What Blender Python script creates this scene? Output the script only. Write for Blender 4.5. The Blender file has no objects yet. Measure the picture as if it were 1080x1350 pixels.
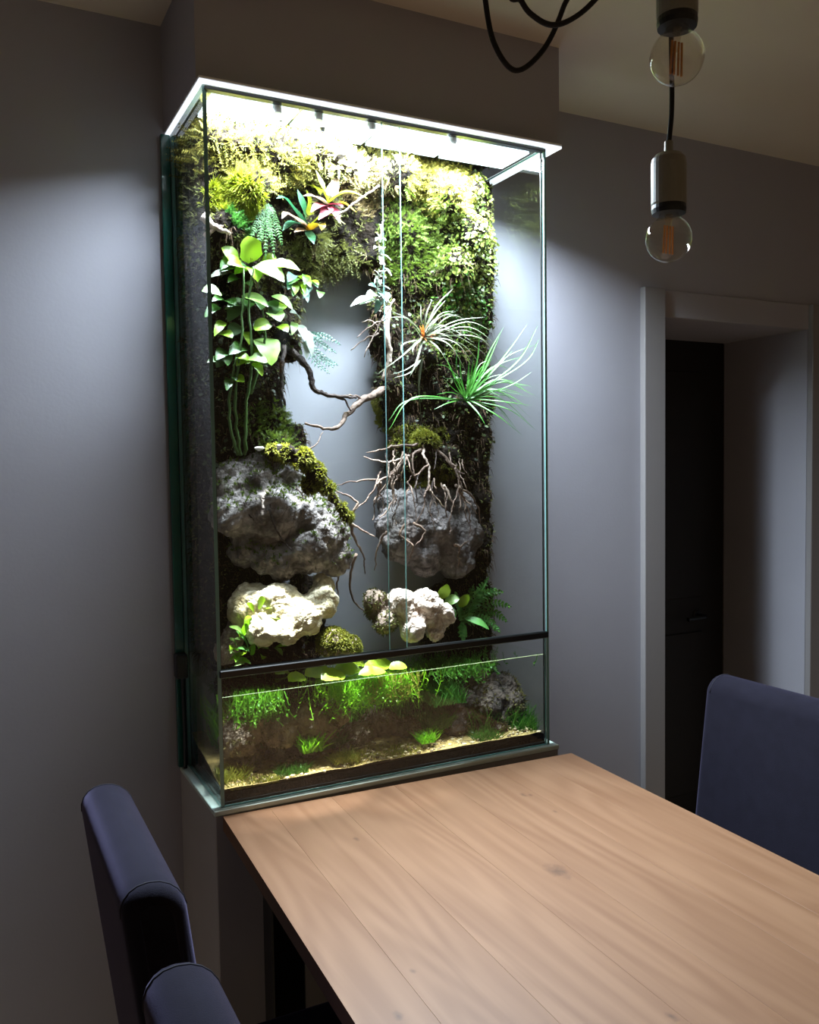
import bpy, bmesh, math, random
from mathutils import Vector, Matrix, noise
random.seed(7)
scene = bpy.context.scene
C = scene.collection
# ------------------------------------------------------------------ camera
CAM = Vector((-.4836, -1.8682, 1.5428)); FPX = 1151.46
RT = Vector((.88898734, -.45769845, -.01461639)); UP = Vector((.03692723, .03983633, .99852363)); FW = Vector((.45644046, .88821461, -.05231553))
cd = bpy.data.cameras.new('camera'); cam = bpy.data.objects.new('camera', cd); C.objects.link(cam)
cd.sensor_fit = 'HORIZONTAL'; cd.sensor_width = 36.; cd.lens = FPX / 1080 * 36.; cd.clip_start = .05
cam.matrix_world = Matrix(((RT.x, UP.x, -FW.x, CAM.x), (RT.y, UP.y, -FW.y, CAM.y), (RT.z, UP.z, -FW.z, CAM.z), (0, 0, 0, 1)))
scene.camera = cam
# ------------------------------------------------------------------ world + exposure
w = bpy.data.worlds.new('dim_room'); scene.world = w; w.use_nodes = True
w.node_tree.nodes['Background'].inputs[0].default_value = (1., .72, .40, 1)
w.node_tree.nodes['Background'].inputs[1].default_value = .10
scene.view_settings.view_transform = 'Standard'; scene.view_settings.look = 'None'
scene.view_settings.gamma = 1; scene.view_settings.use_curve_mapping = False
scene.view_settings.exposure = 0.0
scene.cycles.use_denoising = True
scene.cycles.max_bounces = 8; scene.cycles.diffuse_bounces = 4; scene.cycles.transparent_max_bounces = 20
scene.cycles.sample_clamp_indirect = 6.

# tank: glass box
TW, TD, ZB, ZT = .885, .3225, .80, 2.35
WALL = .3225 + .004
# lamps of the light hood
def area(name, loc, sx, sy, power, col, spread=180):
    l = bpy.data.lights.new(name, 'AREA'); l.shape = 'RECTANGLE'; l.size = sx; l.size_y = sy
    l.energy = power; l.color = col; l.spread = math.radians(spread)
    o = bpy.data.objects.new(name, l); C.objects.link(o); o.location = loc; return o
def spot(name, loc, target, power, col, size, blend=.5, rad=.012):
    l = bpy.data.lights.new(name, 'SPOT'); l.energy = power; l.color = col; l.spot_size = math.radians(size); l.spot_blend = blend; l.shadow_soft_size = rad
    o = bpy.data.objects.new(name, l); C.objects.link(o); o.location = loc
    o.rotation_euler = (Vector(target) - Vector(loc)).to_track_quat('-Z', 'Y').to_euler(); return o
LEDC = (.74, .855, 1.)
area('led_light', (TW * .5, .072, ZT - .012), TW - .06, .10, 130., LEDC, 150)

# ------------------------------------------------------------------ helpers
def at(px, py, Y):
    d = FW + RT * ((px - 540) / FPX) - UP * ((py - 675) / FPX)
    return CAM + d * ((Y - CAM.y) / d.y)
def lin(c):
    return tuple((x / 12.92 if x <= .04045 else ((x + .055) / 1.055) ** 2.4) for x in [v / 255. for v in c]) + (1.,)
def mat(name, col, rough=.6, var=None, nscale=8., bump=0., bscale=40., metal=0., spec=.5, island=None, transl=0., detail=5., emis=None, sheen=0.):
    m = bpy.data.materials.new(name); m.use_nodes = True; nt = m.node_tree; N = nt.nodes; L = nt.links
    b = N['Principled BSDF']; out = N['Material Output']
    b.inputs['Base Color'].default_value = lin(col); b.inputs['Roughness'].default_value = rough; b.inputs['Metallic'].default_value = metal
    b.inputs['Specular IOR Level'].default_value = spec
    if sheen: b.inputs['Sheen Weight'].default_value = sheen
    csock = None
    if var is not None or bump:
        tc = N.new('ShaderNodeTexCoord')
    if var is not None:
        n = N.new('ShaderNodeTexNoise'); n.inputs['Scale'].default_value = nscale; n.inputs['Detail'].default_value = detail; L.new(tc.outputs['Object'], n.inputs['Vector'])
        r = N.new('ShaderNodeValToRGB'); r.color_ramp.elements[0].position = .32; r.color_ramp.elements[1].position = .68
        r.color_ramp.elements[0].color = lin(col); r.color_ramp.elements[1].color = lin(var)
        L.new(n.outputs['Fac'], r.inputs['Fac']); csock = r.outputs['Color']
    if island is not None:
        g = N.new('ShaderNodeNewGeometry'); mx = N.new('ShaderNodeMix'); mx.data_type = 'RGBA'
        L.new(g.outputs['Random Per Island'], mx.inputs['Factor'])
        if csock: L.new(csock, mx.inputs[6])
        else: mx.inputs[6].default_value = lin(col)
        mx.inputs[7].default_value = lin(island); csock = mx.outputs[2]
    if csock: L.new(csock, b.inputs['Base Color'])
    if bump:
        n2 = N.new('ShaderNodeTexNoise'); n2.inputs['Scale'].default_value = bscale; n2.inputs['Detail'].default_value = 6.; L.new(tc.outputs['Object'], n2.inputs['Vector'])
        bp = N.new('ShaderNodeBump'); bp.inputs['Strength'].default_value = bump; bp.inputs['Distance'].default_value = .02 if bump >= .9 else .01
        L.new(n2.outputs['Fac'], bp.inputs['Height']); L.new(bp.outputs['Normal'], b.inputs['Normal'])
    if transl:
        t = N.new('ShaderNodeBsdfTranslucent'); ms = N.new('ShaderNodeMixShader'); ms.inputs[0].default_value = transl
        if csock: L.new(csock, t.inputs['Color'])
        else: t.inputs['Color'].default_value = lin(col)
        L.new(b.outputs[0], ms.inputs[1]); L.new(t.outputs[0], ms.inputs[2]); L.new(ms.outputs[0], out.inputs['Surface'])
    if emis:
        b.inputs['Emission Color'].default_value = lin(emis[0]); b.inputs['Emission Strength'].default_value = emis[1]
    return m
def clear_mat(name, tint, f0=.04, rough=0., bump=0., bscale=8., gl=1.):
    m = bpy.data.materials.new(name); m.use_nodes = True; nt = m.node_tree; N = nt.nodes; L = nt.links
    N.remove(N['Principled BSDF']); out = N['Material Output']
    g = N.new('ShaderNodeNewGeometry'); d = N.new('ShaderNodeVectorMath'); d.operation = 'DOT_PRODUCT'
    L.new(g.outputs['Incoming'], d.inputs[0]); L.new(g.outputs['Normal'], d.inputs[1])
    def mth(op, a, bb):
        q = N.new('ShaderNodeMath'); q.operation = op
        for i, v in enumerate((a, bb)):
            if isinstance(v, (int, float)): q.inputs[i].default_value = v
            elif v is not None: L.new(v, q.inputs[i])
        return q.outputs[0]
    a = mth('ABSOLUTE', d.outputs['Value'], None); a = mth('SUBTRACT', 1., a); a = mth('POWER', a, 5.); a = mth('MULTIPLY', a, 1. - f0); a = mth('ADD', a, f0); a = mth('MULTIPLY', a, gl)
    t = N.new('ShaderNodeBsdfTransparent'); t.inputs['Color'].default_value = tint
    gs = N.new('ShaderNodeBsdfGlossy'); gs.inputs['Roughness'].default_value = rough; gs.inputs['Color'].default_value = (1, 1, 1, 1)
    if bump:
        tc = N.new('ShaderNodeTexCoord'); n2 = N.new('ShaderNodeTexNoise'); n2.inputs['Scale'].default_value = bscale; L.new(tc.outputs['Object'], n2.inputs['Vector'])
        bp = N.new('ShaderNodeBump'); bp.inputs['Strength'].default_value = bump; bp.inputs['Distance'].default_value = .01
        L.new(n2.outputs['Fac'], bp.inputs['Height']); L.new(bp.outputs['Normal'], gs.inputs['Normal'])
    ms = N.new('ShaderNodeMixShader'); L.new(a, ms.inputs[0]); L.new(t.outputs[0], ms.inputs[1]); L.new(gs.outputs[0], ms.inputs[2]); L.new(ms.outputs[0], out.inputs['Surface'])
    return m
def tag(o, label=None, cat=None, group=None, kind=None):
    if label: o['label'] = label
    if cat: o['category'] = cat
    if group: o['group'] = group
    if kind: o['kind'] = kind
    return o
def empty(name, loc, label, cat, group=None):
    o = bpy.data.objects.new(name, None); C.objects.link(o); o.location = loc; o.empty_display_size = .03
    return tag(o, label, cat, group)
def wloc(o):
    v = Vector((0, 0, 0))
    while o is not None: v += o.location; o = o.parent
    return v
class MB:
    def __init__(s): s.v = []; s.f = []
    def add(s, vs, fs):
        k = len(s.v); s.v += [Vector(x) for x in vs]; s.f += [tuple(i + k for i in f) for f in fs]; return s
    def box(s, x0, x1, y0, y1, z0, z1, bev=0., seg=2):
        bm = bmesh.new(); bmesh.ops.create_cube(bm, size=1.)
        for v in bm.verts: v.co = Vector((x0 + (v.co.x + .5) * (x1 - x0), y0 + (v.co.y + .5) * (y1 - y0), z0 + (v.co.z + .5) * (z1 - z0)))
        if bev: bmesh.ops.bevel(bm, geom=bm.edges[:], offset=bev, segments=seg, profile=.5, affect='EDGES')
        return s.bm(bm)
    def bm(s, bm):
        bm.verts.index_update(); s.add([v.co.copy() for v in bm.verts], [[v.index for v in f.verts] for f in bm.faces]); bm.free(); return s
    def tube(s, pts, rad, seg=6, cap=True):
        pts = [Vector(p) for p in pts]; n = len(pts)
        if not hasattr(rad, '__len__'): rad = [rad] * n
        k = len(s.v); t0 = (pts[1] - pts[0]).normalized()
        a = t0.orthogonal().normalized()
        for i, p in enumerate(pts):
            t = (pts[min(i + 1, n - 1)] - pts[max(i - 1, 0)]).normalized()
            a = (a - t * a.dot(t)).normalized(); b = t.cross(a)
            for j in range(seg):
                q = 2 * math.pi * j / seg; s.v.append(p + (a * math.cos(q) + b * math.sin(q)) * rad[i])
        for i in range(n - 1):
            for j in range(seg):
                j2 = (j + 1) % seg; s.f.append((k + i * seg + j, k + i * seg + j2, k + (i + 1) * seg + j2, k + (i + 1) * seg + j))
        if cap: s.f.append(tuple(k + j for j in reversed(range(seg)))); s.f.append(tuple(k + (n - 1) * seg + j for j in range(seg)))
        return s
    def lathe(s, prof, c, seg=24, capped=True):
        k = len(s.v); c = Vector(c); n = len(prof)
        for r, z in prof:
            for j in range(seg):
                q = 2 * math.pi * j / seg; s.v.append(c + Vector((r * math.cos(q), r * math.sin(q), z)))
        for i in range(n - 1):
            for j in range(seg):
                j2 = (j + 1) % seg; s.f.append((k + i * seg + j, k + i * seg + j2, k + (i + 1) * seg + j2, k + (i + 1) * seg + j))
        if capped: s.f.append(tuple(k + j for j in reversed(range(seg)))); s.f.append(tuple(k + (n - 1) * seg + j for j in range(seg)))
        return s
    def ribbon(s, pts, wid, nrm, fold=.25):
        """a leaf blade along pts; wid per point; nrm = upper side hint; V fold along the midrib"""
        pts = [Vector(p) for p in pts]; n = len(pts); k = len(s.v); nrm = Vector(nrm)
        for i, p in enumerate(pts):
            t = (pts[min(i + 1, n - 1)] - pts[max(i - 1, 0)]).normalized()
            sd = t.cross(nrm)
            if sd.length < 1e-4: sd = t.orthogonal()
            sd.normalize(); u = sd.cross(t).normalized(); h = wid[i] * .5
            s.v += [p - sd * h + u * h * fold, p.copy(), p + sd * h + u * h * fold]
        for i in range(n - 1):
            a = k + 3 * i; b = a + 3
            s.f += [(a, a + 1, b + 1, b), (a + 1, a + 2, b + 2, b + 1)]
        return s
    def build(s, name, m, parent=None, smooth=False):
        me = bpy.data.meshes.new(name); off = wloc(parent) if parent is not None else Vector((0, 0, 0))
        me.from_pydata([tuple(v - off) for v in s.v], [], s.f); me.update()
        if m is not None: me.materials.append(m)
        if smooth: me.polygons.foreach_set('use_smooth', [True] * len(me.polygons))
        o = bpy.data.objects.new(name, me); C.objects.link(o); o.parent = parent
        return o
def bez(pts, n=8):
    """Catmull-Rom through pts"""
    pts = [Vector(p) for p in pts]; out = []
    if len(pts) == 2: return [pts[0].lerp(pts[1], i / n) for i in range(n + 1)]
    P = [pts[0] * 2 - pts[1]] + pts + [pts[-1] * 2 - pts[-2]]
    for i in range(1, len(P) - 2):
        for j in range(n):
            t = j / n; a, b, c, d = P[i - 1:i + 3]
            out.append(.5 * ((2 * b) + (c - a) * t + (2 * a - 5 * b + 4 * c - d) * t * t + (3 * b - a - 3 * c + d) * t ** 3))
    out.append(pts[-1]); return out
def blob(spheres, voxel, amp=0., freq=20., ridged=False, seed=0, fine=0., smooth=3):
    """lumpy solid: union of spheres (centre, radius), remeshed, then displaced by noise"""
    bm = bmesh.new()
    for c, r in spheres:
        bmesh.ops.create_icosphere(bm, subdivisions=3, radius=r, matrix=Matrix.Translation(c) @ Matrix.Diagonal((1, .95, 1, 1)))
    me = bpy.data.meshes.new('tmp'); bm.to_mesh(me); bm.free()
    o = bpy.data.objects.new('tmp', me); C.objects.link(o)
    md = o.modifiers.new('r', 'REMESH'); md.mode = 'VOXEL'; md.voxel_size = voxel
    sm = o.modifiers.new('s', 'SMOOTH'); sm.iterations = smooth
    dg = bpy.context.evaluated_depsgraph_get(); ev = o.evaluated_get(dg); em = ev.to_mesh()
    vs = [v.co.copy() for v in em.vertices]; ns = [v.normal.copy() for v in em.vertices]; fs = [tuple(p.vertices) for p in em.polygons]
    ev.to_mesh_clear(); bpy.data.objects.remove(o); bpy.data.meshes.remove(me)
    sd = Vector((seed * 3.1, seed * 1.7, seed * 2.3))
    if amp:
        for i, v in enumerate(vs):
            q = v * freq + sd
            if ridged:
                q2 = q + Vector((noise.noise(q * .7 + sd), noise.noise(q * .7), noise.noise(q * .7 - sd))) * .8
                dv = noise.voronoi(q2 * .75)[0]; dw = noise.voronoi(q2 * 1.9 + sd)[0]
                h = 1. * noise.noise(q2 * .5) + 1.1 * (min(dv[1] - dv[0], .6) - .3) + .55 * (min(dw[1] - dw[0], .5) - .25) + .35 * (.4 - abs(noise.noise(q2 * 3.2)) * 1.6) + .16 * noise.noise(q * 9.)
            else:
                h = noise.noise(q) + .5 * noise.noise(q * 2.2) + .3 * noise.noise(q * 4.7)
            vs[i] = v + ns[i] * (h * amp) + ns[i] * (fine * noise.noise(v * 160.) if fine else 0.)
    m = MB(); m.v = vs; m.f = fs; return m
def samples(m, n, test):
    """n random points with normals on the faces of a mesh builder that pass test(p, normal)"""
    cand = []; acc = []; tot = 0.
    for f in m.f:
        a, b, c = m.v[f[0]], m.v[f[1]], m.v[f[2]]; nr = (b - a).cross(c - a)
        if len(f) == 4: nr = (m.v[f[2]] - a).cross(m.v[f[3]] - b)
        ar = nr.length
        if ar < 1e-12: continue
        nr = nr / ar; ctr = sum((m.v[i] for i in f), Vector()) / len(f)
        if test(ctr, nr): tot += ar; cand.append((f, nr)); acc.append(tot)
    out = []
    if not cand: return out
    import bisect
    for _ in range(n):
        f, nr = cand[min(bisect.bisect(acc, random.random() * tot), len(cand) - 1)]
        u, v = random.random(), random.random(); a, b, c = m.v[f[0]], m.v[f[1]], m.v[f[2]]
        d = m.v[f[3]] if len(f) == 4 else a
        out.append((a.lerp(b, u).lerp(d.lerp(c, u), v), nr))
    return out
def rv(s=1.): return Vector((random.uniform(-s, s), random.uniform(-s, s), random.uniform(-s, s)))
def tufts(pts, blades, l0, l1, wd, droop=.4, up=.5, spread=.8):
    m = MB()
    for p, nr in pts:
        base = (nr + Vector((0, 0, up))).normalized()
        for _ in range(blades):
            d = (base + rv(spread)).normalized(); ln = random.uniform(l0, l1)
            sd = d.cross(rv()).normalized() * wd * .5; k = len(m.v)
            q0 = p - nr * .003; q1 = p + d * ln * .55; q2 = p + d * ln + Vector((0, 0, -droop * ln * random.random()))
            m.v += [q0 - sd * .6, q0 + sd * .6, q1 + sd, q1 - sd, q2]; m.f += [(k, k + 1, k + 2, k + 3), (k + 3, k + 2, k + 4)]
    return m
def feathers(pts, l0, l1, pin=5, pl=.006, pw=.002, droop=.5, up=.4, spread=.6):
    """feathery moss shoots: a stem with short side leaves"""
    m = MB()
    for p, nr in pts:
        d = (nr + Vector((0, 0, up)) + rv(spread)).normalized(); ln = random.uniform(l0, l1); sd = d.cross(rv()).normalized(); nn = sd.cross(d)
        k = len(m.v); tip = p + d * ln + Vector((0, 0, -droop * ln * .5))
        m.v += [p - sd * pw * .4, p + sd * pw * .4, tip]; m.f += [(k, k + 1, k + 2)]
        for i in range(pin):
            t = (i + .7) / pin; q = p.lerp(tip, t) ; L = pl * (1.1 - .6 * t)
            for s in (-1, 1):
                e = q + sd * s * L + d * L * .5 + nn * L * random.uniform(-.3, .3); k = len(m.v)
                m.v += [q - d * pw * .5, q + d * pw * .5, e]; m.f += [(k, k + 1, k + 2)]
    return m
def leaflets(pts, size, up=.4, out=.006):
    """small separate rounded leaves"""
    m = MB()
    for p, nr in pts:
        n2 = (nr + Vector((0, 0, up)) + rv(.6)).normalized(); a = n2.orthogonal().normalized(); a.rotate(Matrix.Rotation(random.random() * 6.28, 3, n2)); b = n2.cross(a)
        s = size * random.uniform(.6, 1.25); c = p + nr * random.uniform(0, out); k = len(m.v)
        m.v += [c - a * s * .55, c - a * s * .2 + b * s * .38, c + a * s * .25 + b * s * .3, c + a * s * .65, c + a * s * .25 - b * s * .3, c - a * s * .2 - b * s * .38]
        m.f += [(k, k + 1, k + 2, k + 3), (k, k + 3, k + 4, k + 5)]
    return m

# ------------------------------------------------------------------ materials
M = {}
M['wall'] = mat('painted_wall', (157, 154, 161), .75, var=(153, 150, 157), nscale=3., bump=.03, bscale=120.)
M['ceiling'] = mat('ceiling_paint', (212, 200, 182), .8, var=(207, 195, 177), nscale=3., bump=.03, bscale=100.)
M['casing'] = mat('door_casing_paint', (134, 129, 128), .5)
M['door'] = mat('dark_brown_door', (18, 12, 10), .6, var=(13, 9, 8), nscale=6.)
M['metal'] = mat('brushed_metal', (150, 145, 138), .35, metal=1.)
M['floor'] = mat('oak_floor', (176, 146, 112), .5, var=(160, 130, 98), nscale=5.)
M['pedestal'] = mat('pedestal_paint', (166, 160, 158), .65, var=(160, 154, 152), nscale=4., bump=.02)
M['white'] = mat('white_hood', (235, 238, 240), .4)
M['rim_glow'] = mat('glowing_white_rim', (240, 245, 250), .4, emis=((236, 244, 255), 1.3))  # white hood rim, emission added so it shows bright
M['led'] = mat('led_panel', (250, 250, 250), .4, emis=((226, 243, 255), 2.2))
M['black'] = mat('black_plastic', (14, 15, 16), .4)
M['blackmetal'] = mat('black_profile', (16, 18, 18), .3)
M['plate'] = mat('base_plate_glass_edge', (196, 212, 205), .3)
M['teal'] = mat('shaded_green_glass_edge', (26, 92, 80), .15, var=(16, 62, 54), nscale=3.)
M['edge'] = mat('pale_glass_edge', (120, 160, 156), .15, var=(96, 140, 136), nscale=3.)
M['glass'] = clear_mat('clear_glass', (.972, .988, .98, 1), f0=.035, gl=.55)
M['bulbglass'] = clear_mat('bulb_glass', (.93, .9, .84, 1), f0=.05)
M['water'] = clear_mat('water', (.96, .985, .94, 1), f0=.025, bump=.12, bscale=14.)
M['soil'] = mat('dark_soil', (30, 23, 15), .95, var=(12, 9, 6), nscale=30., bump=1., bscale=90., spec=.1)
M['sand'] = mat('yellow_sand', (178, 152, 92), .95, var=(126, 102, 58), nscale=60., bump=.6, bscale=300.)
M['substrate'] = mat('black_substrate', (22, 20, 16), .9, var=(40, 33, 24), nscale=120., bump=.6, bscale=200.)
M['fabric'] = mat('grey_violet_fabric', (27, 25, 34), .95, var=(24, 22, 30), nscale=30., bump=.15, bscale=700., spec=.1, sheen=.35)
M['fabric'].node_tree.nodes['Principled BSDF'].inputs['Sheen Tint'].default_value = lin((176, 166, 214)); M['fabric'].node_tree.nodes['Principled BSDF'].inputs['Sheen Roughness'].default_value = .35
M['piping'] = mat('fabric_seam', (30, 27, 38), .95)
M['leg'] = mat('dark_chair_leg', (30, 24, 22), .4)
M['cord'] = mat('black_textile_cord', (20, 15, 14), .85, bump=.3, bscale=900.)
M['socket'] = mat('grey_ceramic_socket', (126, 122, 110), .4)
M['filament'] = mat('amber_filament', (190, 120, 40), .4)
M['tablemetal'] = mat('black_steel', (24, 22, 22), .4, metal=.6)

def rock_mat(name, a, b, vein, scale=18., rough=.85):
    m = mat(name, a, rough, var=b, nscale=scale, bump=1., bscale=60., detail=8.)
    nt = m.node_tree; N = nt.nodes; L = nt.links; b_ = N['Principled BSDF']
    src = b_.inputs['Base Color'].links[0].from_socket
    tc = N.new('ShaderNodeTexCoord'); n = N.new('ShaderNodeTexNoise'); n.inputs['Scale'].default_value = 13.; n.inputs['Detail'].default_value = 8.; n.inputs['Distortion'].default_value = 1.2
    L.new(tc.outputs['Object'], n.inputs['Vector'])
    r = N.new('ShaderNodeValToRGB'); e = r.color_ramp.elements; e[0].position = .44; e[0].color = (0, 0, 0, 1); e[1].position = .5; e[1].color = (1, 1, 1, 1)
    q = e.new(.56); q.color = (0, 0, 0, 1); L.new(n.outputs['Fac'], r.inputs['Fac'])
    mx = N.new('ShaderNodeMix'); mx.data_type = 'RGBA'; vm = N.new('ShaderNodeMath'); vm.operation = 'MULTIPLY'; vm.inputs[1].default_value = .5; L.new(r.outputs['Color'], vm.inputs[0]); L.new(vm.outputs[0], mx.inputs['Factor']); L.new(src, mx.inputs[6]); mx.inputs[7].default_value = lin(vein); L.new(mx.outputs[2], b_.inputs['Base Color'])
    return m
M['rock'] = rock_mat('grey_rock', (82, 74, 68), (162, 154, 148), (38, 32, 28))
M['rock2'] = rock_mat('dark_grey_rock', (60, 53, 49), (124, 117, 114), (30, 24, 21))
M['pale'] = rock_mat('pale_stone', (206, 192, 146), (238, 228, 196), (150, 130, 84))
M['pale2'] = rock_mat('pinkish_stone', (190, 168, 148), (232, 220, 206), (110, 84, 64), 40.)
M['darkrock'] = rock_mat('dark_brown_stone', (58, 47, 40), (104, 88, 78), (28, 22, 18))
M['brownrock'] = rock_mat('brown_underwater_stone', (112, 95, 80), (170, 152, 134), (58, 46, 36))

def wood_table():
    m = bpy.data.materials.new('oak_table'); m.use_nodes = True; nt = m.node_tree; N = nt.nodes; L = nt.links; b = N['Principled BSDF']
    g = N.new('ShaderNodeNewGeometry'); oi = N.new('ShaderNodeObjectInfo')
    tc = N.new('ShaderNodeTexCoord')
    mp = N.new('ShaderNodeMapping'); mp.inputs['Scale'].default_value = (22., 1.1, 8.); L.new(tc.outputs['Object'], mp.inputs['Vector'])
    ad = N.new('ShaderNodeVectorMath'); ad.operation = 'ADD'; cx = N.new('ShaderNodeCombineXYZ'); ml = N.new('ShaderNodeMath'); ml.operation = 'MULTIPLY'; ml.inputs[1].default_value = 37.
    L.new(oi.outputs['Random'], ml.inputs[0]); L.new(ml.outputs[0], cx.inputs['Y']); L.new(mp.outputs[0], ad.inputs[0]); L.new(cx.outputs[0], ad.inputs[1])
    n = N.new('ShaderNodeTexNoise'); n.inputs['Scale'].default_value = 1.; n.inputs['Detail'].default_value = 6.; n.inputs['Distortion'].default_value = .9; L.new(ad.outputs[0], n.inputs['Vector'])
    n3 = N.new('ShaderNodeTexNoise'); n3.inputs['Scale'].default_value = 1.; n3.inputs['Detail'].default_value = 2.
    mp3 = N.new('ShaderNodeMapping'); mp3.inputs['Scale'].default_value = (4., .55, 1.); L.new(tc.outputs['Object'], mp3.inputs['Vector'])
    ad3 = N.new('ShaderNodeVectorMath'); ad3.operation = 'ADD'; L.new(mp3.outputs[0], ad3.inputs[0]); L.new(cx.outputs[0], ad3.inputs[1]); L.new(ad3.outputs[0], n3.inputs['Vector'])
    # contour rings of the low-frequency noise = cathedral grain
    mm = N.new('ShaderNodeMath'); mm.operation = 'MULTIPLY'; mm.inputs[1].default_value = 95.; L.new(n3.outputs['Fac'], mm.inputs[0])
    sn = N.new('ShaderNodeMath'); sn.operation = 'SINE'; L.new(mm.outputs[0], sn.inputs[0])
    s2 = N.new('ShaderNodeMath'); s2.operation = 'MULTIPLY'; s2.inputs[1].default_value = .10; L.new(sn.outputs[0], s2.inputs[0])
    s3 = N.new('ShaderNodeMath'); s3.operation = 'ADD'; L.new(s2.outputs[0], s3.inputs[0]); L.new(n.outputs['Fac'], s3.inputs[1])
    r = N.new('ShaderNodeValToRGB'); r.color_ramp.elements[0].position = .3; r.color_ramp.elements[1].position = .7
    r.color_ramp.elements[0].color = lin((110, 77, 53)); r.color_ramp.elements[1].color = lin((124, 91, 66)); L.new(s3.outputs[0], r.inputs['Fac'])
    hs = N.new('ShaderNodeHueSaturation'); v = N.new('ShaderNodeMapRange'); v.inputs[3].default_value = .97; v.inputs[4].default_value = 1.03; L.new(oi.outputs['Random'], v.inputs[0]); L.new(v.outputs[0], hs.inputs['Value']); L.new(r.outputs['Color'], hs.inputs['Color'])
    col = hs.outputs['Color']
    for (kx, ky, kr) in ((.481, -.574, .022), (.641, -.231, .008), (.655, -.24, .006), (.095, -.732, .005), (.646, -.346, .005), (.027, -.818, .008), (.209, -.262, .007), (.356, -.997, .008), (.05, -.86, .006)):
        d = N.new('ShaderNodeVectorMath'); d.operation = 'SUBTRACT'; L.new(g.outputs['Position'], d.inputs[0]); d.inputs[1].default_value = (kx, ky, .785)
        sc = N.new('ShaderNodeVectorMath'); sc.operation = 'MULTIPLY'; sc.inputs[1].default_value = (1.25, .75, 0.); L.new(d.outputs[0], sc.inputs[0])
        ln = N.new('ShaderNodeVectorMath'); ln.operation = 'LENGTH'; L.new(sc.outputs[0], ln.inputs[0])
        nz = N.new('ShaderNodeTexNoise'); nz.inputs['Scale'].default_value = 90.; L.new(g.outputs['Position'], nz.inputs['Vector'])
        q = N.new('ShaderNodeMath'); q.operation = 'MULTIPLY_ADD'; q.inputs[1].default_value = kr * 1.3; L.new(nz.outputs['Fac'], q.inputs[0]); L.new(ln.outputs['Value'], q.inputs[2])
        mr = N.new('ShaderNodeMapRange'); mr.inputs[1].default_value = kr * .7; mr.inputs[2].default_value = kr * 1.9; mr.inputs[3].default_value = .75; mr.inputs[4].default_value = 0.; L.new(q.outputs[0], mr.inputs[0])
        mx = N.new('ShaderNodeMix'); mx.data_type = 'RGBA'; L.new(mr.outputs[0], mx.inputs['Factor']); L.new(col, mx.inputs[6]); mx.inputs[7].default_value = lin((70, 48, 34)); col = mx.outputs[2]
    L.new(col, b.inputs['Base Color']); b.inputs['Roughness'].default_value = .5; b.inputs['Specular IOR Level'].default_value = .3
    return m
M['oak'] = wood_table()

def leafmat(name, a, b, rough=.4, tr=.25, **k): return mat(name, a, rough, island=b, transl=tr, spec=.4, **k)
M['moss_yellow'] = leafmat('yellow_green_moss', (70, 74, 18), (150, 138, 60), .8, .35)
M['moss_bright'] = leafmat('bright_moss', (104, 120, 12), (150, 152, 32), .8, .35)
M['moss_lit'] = leafmat('lit_moss', (140, 138, 70), (190, 184, 128), .8, .35)  # overexposed moss near the lights, its brightness put into the colour
M['moss_green'] = leafmat('green_moss', (54, 76, 18), (104, 124, 38), .8, .3)
M['moss_olive'] = leafmat('olive_moss', (66, 72, 26), (110, 110, 56), .8, .3)
M['moss_dry'] = leafmat('dry_moss', (90, 74, 48), (150, 132, 90), .85, .3)
M['moss_rock'] = leafmat('rock_moss', (80, 88, 14), (132, 130, 38), .8, .3)
M['fig'] = leafmat('creeping_fig_leaves', (48, 70, 20), (136, 146, 62), .45, .25)
M['uw_moss'] = leafmat('underwater_moss', (66, 66, 30), (116, 104, 56), .8, .2)
M['gravel'] = mat('mixed_gravel', (84, 66, 46), .9, island=(206, 186, 146))
M['litter'] = leafmat('brown_litter', (50, 36, 24), (92, 70, 48), .9, .1)
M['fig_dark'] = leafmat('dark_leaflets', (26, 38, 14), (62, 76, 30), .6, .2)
M['pothos'] = leafmat('light_green_leaf', (100, 134, 16), (112, 146, 22), .38, .35, var=(134, 160, 40), nscale=30.)
M['pothos_pale'] = mat('pale_highlit_leaf', (134, 160, 92), .38, var=(96, 136, 46), nscale=40., transl=.3)  # paler leaf copy, overexposed highlights put into the colour
M['leaf_mid'] = mat('mid_green_leaf', (40, 80, 20), .35, var=(62, 104, 32), nscale=25., transl=.3)
M['stem'] = mat('green_stem', (52, 84, 26), .6)
M['brom'] = mat('bromeliad_leaf', (92, 106, 14), .35, var=(120, 120, 26), nscale=14., transl=.25)
M['brom_red'] = mat('bromeliad_heart', (104, 22, 28), .4, var=(66, 12, 26), nscale=20., transl=.2)
M['brom_pale'] = mat('bromeliad_pale_leaf', (130, 104, 82), .35, var=(112, 92, 60), nscale=16., transl=.25)
M['brom_dark'] = mat('bromeliad_dark_leaf', (24, 66, 38), .35, var=(44, 92, 60), nscale=12., transl=.2)
M['brom_orange'] = mat('bromeliad_orange_leaf', (140, 92, 10), .35, var=(120, 104, 20), nscale=14., transl=.25)
M['till_silver'] = mat('silver_leaf', (74, 80, 56), .55, var=(100, 105, 80), nscale=10., transl=.2)
M['till_heart'] = mat('orange_leaf_base', (176, 110, 40), .5, var=(150, 66, 34), nscale=20., transl=.2)
M['till_green'] = mat('fresh_green_leaf', (40, 96, 20), .4, var=(68, 122, 44), nscale=9., transl=.3)
M['fern'] = leafmat('fern_green', (60, 130, 50), (110, 170, 84), .5, .3)
M['fern_top'] = leafmat('light_fern', (34, 84, 24), (70, 116, 46), .5, .3)
M['fern_blue'] = leafmat('blue_green_fern', (56, 92, 78), (92, 124, 108), .5, .3)
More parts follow.
